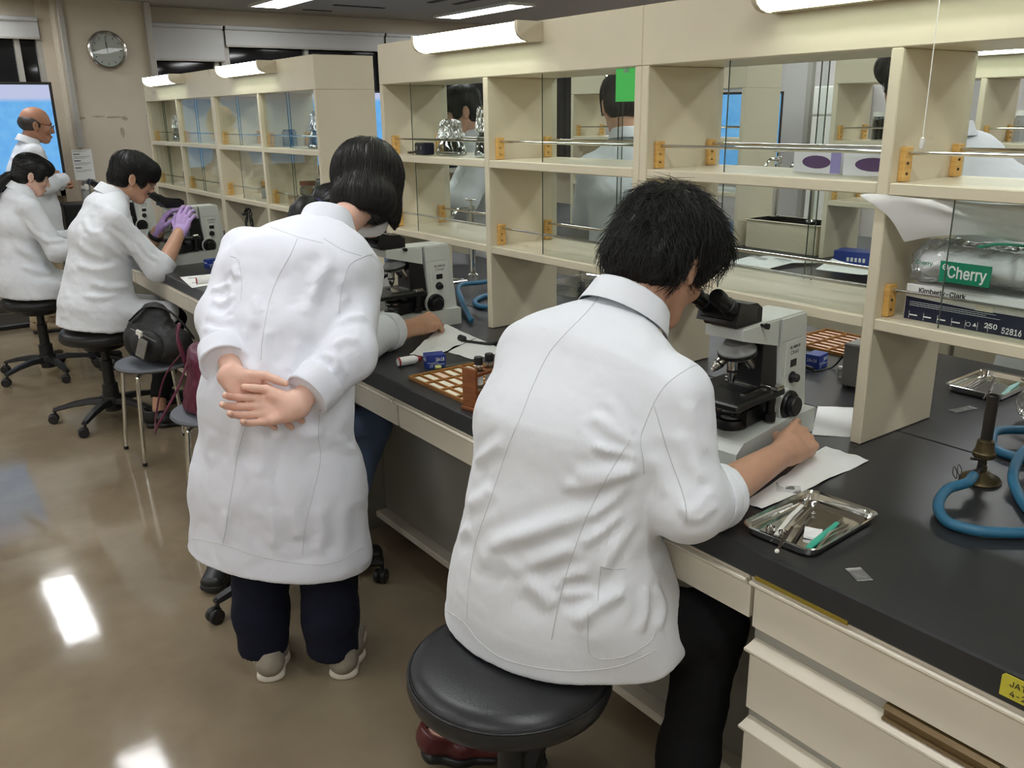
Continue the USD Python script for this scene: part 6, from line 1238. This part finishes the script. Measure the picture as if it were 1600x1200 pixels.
jar((1.93, 4.475, Z1), 'glass jar with a brown lid on the lower shelf beyond the sink gap', .046, .112, 'cork', .4); jar((1.96, 4.33, Z1), 'glass jar with a clear stopper beside the brown-lidded jar', .05, .15, None, .1)
jar((1.95, 5.02, Z1), 'empty glass beaker on the lower shelf left of the brown-lidded jar', .045, .10, None); jar((1.97, 4.90, Z1), 'tall glass cylinder on the lower shelf beside the empty beaker', .03, .15, None); jar((1.95, 5.14, Z1), 'short white-filled glass jar on the lower shelf beside the empty beaker', .03, .07, None, .7)
jar((1.95, 5.75, Z1), 'glass jar on the lower shelf of the farthest reagent shelf, right half', .04, .12, 'white_plastic', .3); jar((1.93, 6.62, Z1), 'white dropper bottle on the lower shelf beside the column', .025, .10, 'white_plastic', .8); jar((2.0, 6.78, Z2), 'glass jar behind the farthest foil-topped flask', .05, .14, None); jar((1.95, 4.72, Z2), 'glass beaker on the upper shelf beyond the sink gap', .04, .09, None)
tool('small_carton', 'small beige carton in front of the brown-lidded jar', 'box', [('carton', box(1.87, 1.93, 4.52, 4.62, Z1+.0005, Z1+.055, .001), mat('beige_carton', srgb(186, 166, 136), .6)), ('flap', box(1.871, 1.929, 4.521, 4.56, Z1+.0551, Z1+.0561), mat('beige_flap', srgb(176, 154, 122), .6))])
for k, (y, s) in enumerate(((.60+.66, 'left'), (1.42, 'middle'), (1.56, 'right'))): pass
def tissue_carton(loc, rz, label):
    t = thing('tissue_carton', label, 'box', loc, rz); obj('carton', box(0, .12, 0, .15, 0, .055, .001), mat('carton_white_%d' % int(loc[1]*100), srgb(226, 224, 232), .5), t); obj('opening', prism([(.075+.045*math.cos(a), .0275+.016*math.sin(a)) for a in np.linspace(0, 2*np.pi, 20, endpoint=False)], -.0008, .0005, 'yz'), mat('purple_film_%d' % int(loc[1]*100), srgb(92, 64, 110), .4), t, False); obj('side_panel', box(-.0006, .0005, .0, .03, .002, .053), mat('lilac_print_%d' % int(loc[1]*100), srgb(150, 140, 196), .5), t, False); return t
tissue_carton((1.962, 1.14, Z2), 8, 'white tissue carton with a purple oval opening, right one on the nearest shelf'); tissue_carton((1.962, 1.31, Z2), -6, 'white tissue carton with a purple oval opening, left one on the nearest shelf')
# cables, clear tray, adapter
def cable(label, pts, r=.004): 
    a = np.asarray(pts[0], float); t = thing('power_cable', label, 'cable', a); obj('cord', tube(np.asarray(pts, float)-a, r, 8, smooth_n=8), M['black_plastic'], t, True); obj('plug', tube([(0, 0, .007), (.0, .025, .008)], r*2.2, 8), M['black_plastic'], t, True)
cable('tangled black cable on the bench behind the front student\'s shoulder', [px3(725, 533, Z=.806), px3(770, 537, Z=.806), px3(800, 528, Z=.806), px3(830, 532, Z=.812), px3(835, 548, Z=.806), px3(800, 552, Z=.806), px3(780, 540, Z=.812), px3(800, 516, Z=.806), px3(840, 522, Z=.812), px3(850, 545, Z=.806), px3(815, 560, Z=.812), px3(786, 548, Z=.806), px3(830, 505, Z=.806), px3(900, 470, Z=.806), px3(940, 462, Z=.806)], .0055)
cable('thin black cable curving past the nearest shelf upright', [px3(1270, 580, Z=.804), px3(1300, 574, Z=.804), px3(1320, 555, Z=.85), px3(1345, 545, Z=.88), px3(1362, 530, Z=.93)], .003)
cc = V3(1.845, 5.215, .96)
cable('black cable coil hanging on the shelf side beyond the sink gap', [cc+V3(.0, .055*math.cos(a)*(1-.25*(k % 2)), .085*math.sin(a)) + V3(.008*(k % 3), 0, 0) for k, a in enumerate(np.linspace(.5, 6*math.pi, 34))]+[cc+V3(0, .0, -.155)], .004)
t = thing('clear_plastic_tray', 'clear plastic tray of glassware under the middle shelf behind the front student', 'tray', (2.52, 2.93, .80), 10); obj('tray', rr_loft([(.13, .09, .02, .0006), (.14, .10, .02, .05), (.145, .105, .022, .052), (.145, .105, .022, .054), (.137, .097, .02, .05), (.126, .086, .02, .004)]), M['vessel'], t, 40)
for k in range(4): jar((2.47+.035*k, 2.88+.03*(k % 2), .805), 'little glass jar in the clear plastic tray, number %s from the left' % ('one', 'two', 'three', 'four')[k], .014, .05, None)
t = thing('lamp_power_box', 'grey power box on the bench behind the nearest shelf upright', 'box', (2.22, 1.34, .80), 5); obj('case', box(-.04, .10, -.04, .05, .006, .13, .004), M['grey_plastic'], t); obj('foot', cat([box(-.035, -.02, -.035, -.02, 0, .007), box(.08, .095, .03, .045, 0, .007), box(.08, .095, -.035, -.02, 0, .007), box(-.035, -.02, .03, .045, 0, .007)]), M['black_plastic'], t)
jar((2.255, 1.437, .80), 'tiny clear vial standing beside the thin black cable', .010, .030, 'white_plastic')
# second row, seen through the glass
def far_sheet(label, o, pts): t = thing('paper_sheet', label, 'paper', o); obj('sheet', ripple(grid_sheet(np.array([[V3(*a)*(1-v)+V3(*b_)*v for v in np.linspace(0, 1, 10)] for a, b_ in pts]), .0008), [], .004, 20), M['paper'], t, 50); return t
ps = far_sheet('white printed sheet lying on the second bench row near its sink', (3.75, 2.75, .802), [((-.16, .26, .004), (-.20, .0, .002)), ((0, .25, .02), (0, -.02, .02)), ((.16, .22, .012), (.18, -.06, .006))])
obj('print', cat([box(x, x+.018, y, y+.07, .026, .0275) for x, y in ((-.03, .12), (.01, .03), (.0, .18), (.015, -.0))]), M['scope_grey'], ps, False)
far_sheet('crumpled white sheet on the second bench row beside the blue carton', (3.80, 2.38, .802), [((-.12, .16, .02), (-.14, -.1, .03)), ((0, .15, .06), (0, -.12, .02)), ((.12, .12, .01), (.12, -.1, .04))])
t = thing('blue_carton', 'dark blue wipes carton on the second bench row behind the printed sheet', 'box', (4.00, 2.50, .80), 12); obj('carton', box(-.06, .06, -.12, .12, 0, .085, .002), M['bluebox'], t); obj('lettering', text('WIPER', .022, (-.0605, .08, .035), (0, -1, 0), (0, 0, 1), bold=True) if False else cat([box(-.0608, -.0598, .02+.02*k, .032+.02*k, .035, .055) for k in (-3, -2, -1, 0, 1)]+[place(box(-.0006, .0006, -.016, .016, -.016, .016), (-.0602, -.085, .055), rx=45)]), M['label_w'], t, False)
t = thing('tube_rack', 'wooden test tube rack on the far edge of the bench, seen through the middle shelf', 'rack', (2.52, 2.62, .80), 30); obj('frame', cat([box(0, .012, 0, .06, 0, .20), box(.26, .272, 0, .06, 0, .20), box(0, .272, 0, .06, 0, .012), box(.012, .26, 0, .008, .14, .155), box(.012, .26, .052, .06, .14, .155)]), M['rackwood'], t, False)
for k in range(6): obj('test_tube', lathe([(0, .014), (.008, .02), (.009, .03), (.009, .23), (.0105, .232), (.0085, .234), (.0078, .03), (0, .022)], 14, (.035+.04*k, .03, 0)), M['vessel'], t, 40)
s_ = [('small', 'clear'), ('round', 'clear'), ('tall', 'clear')]
for k in range(7): jar((4.22, (2.62, 2.50, 2.38, 2.26, 1.92, 1.80, 1.68)[k], Z2), 'glass bottle on the upper second-row shelf, %s from its left upright' % ('first', 'second', 'third', 'fourth', 'fifth', 'sixth', 'seventh')[k], .032+.006*(k % 3), .12+.02*(k % 2), 'white_plastic', None)
for k in range(4): jar((4.22, 4.72-.14*k, Z1+.001), 'glass bottle on the lower second-row shelf beyond its sink, %s from the left' % ('first', 'second', 'third', 'fourth')[k], .04, .14, 'cork' if k % 2 else 'white_plastic', .5)
for k, z in enumerate((0, .062, .124)): 
    t = thing('stacked_carton', 'pale carton on the lower second-row shelf, %s of its stack' % ('bottom', 'middle', 'top')[k], 'box', (4.16, 2.30, Z1+.001+z)); obj('carton', box(0, .18, 0, .24-.02*k, 0, .06, .001), M['label_w'], t); obj('flap', box(-.0006, .0006, .02, .10, .012, .03), M['scope_grey'], t, False)
t = thing('equipment_case', 'black equipment case on a trolley below the blue screen behind the older man', 'case', (1.38, 7.80, 0)); obj('case', box(-.12, .20, -.15, .20, .62, .93, .012), M['black_plastic'], t); obj('trolley', cat([box(-.14, .22, -.17, .22, .58, .615, .004)]+[rod([x, y, .0], [x, y, .60], .012) for x in (-.12, .20) for y in (-.15, .20)]), M['grey_plastic'], t)
jar((1.44, 7.68, .93), 'white bottle standing on the black equipment case', .03, .12, 'white_plastic', .8)
# ---------------------------------------------------------------- repeats carry one group each
GROUPS = dict(swivel_stool='black swivel stools along the near bench', round_stool='round grey stools with bags', microscope='microscopes on the near bench', reagent_shelf='cream reagent shelves', shelf_lamp='fluorescent lamps on the shelf headers',
    faucet='chrome laboratory faucets', roller_blind='roller blinds at the far windows', drawer_cabinet='drawer cabinets under the near bench', apron_drawer='drawer fronts under the near bench', knee_space_panel='knee space panels under the near bench', display_screen='lit blue screens',
    steel_tray='steel instrument trays', glass_slide='glass slides', paper_sheet='white paper sheets', scalpel='scalpels in the trays', dissecting_needle='dissecting needles in the trays', tweezers='tweezers in the trays', cover_glass_box='small blue cover glass cartons', slide_tray='wooden slide trays',
    bunsen_burner='gas burners', rubber_hose='blue rubber hoses', foil_wrapped_flask='foil-topped flasks', glass_jar='glass jars and bottles', tissue_carton='tissue cartons on the shelf', stacked_carton='stacked pale cartons', power_cable='black cables', small_bottle='small white bottles', ceiling_slot='ceiling slots', worktop='black worktops', person='people in white coats', vial='vials in the rack')
for p_ in stage.GetPrimAtPath('/World').GetChildren():
    g_ = GROUPS.get(p_.GetName().rstrip('0123456789').rstrip('_') if p_.GetName()[-1].isdigit() else p_.GetName())
    if g_ and p_.GetCustomDataByKey('label') and not p_.GetCustomDataByKey('group'): p_.SetCustomDataByKey('group', g_)
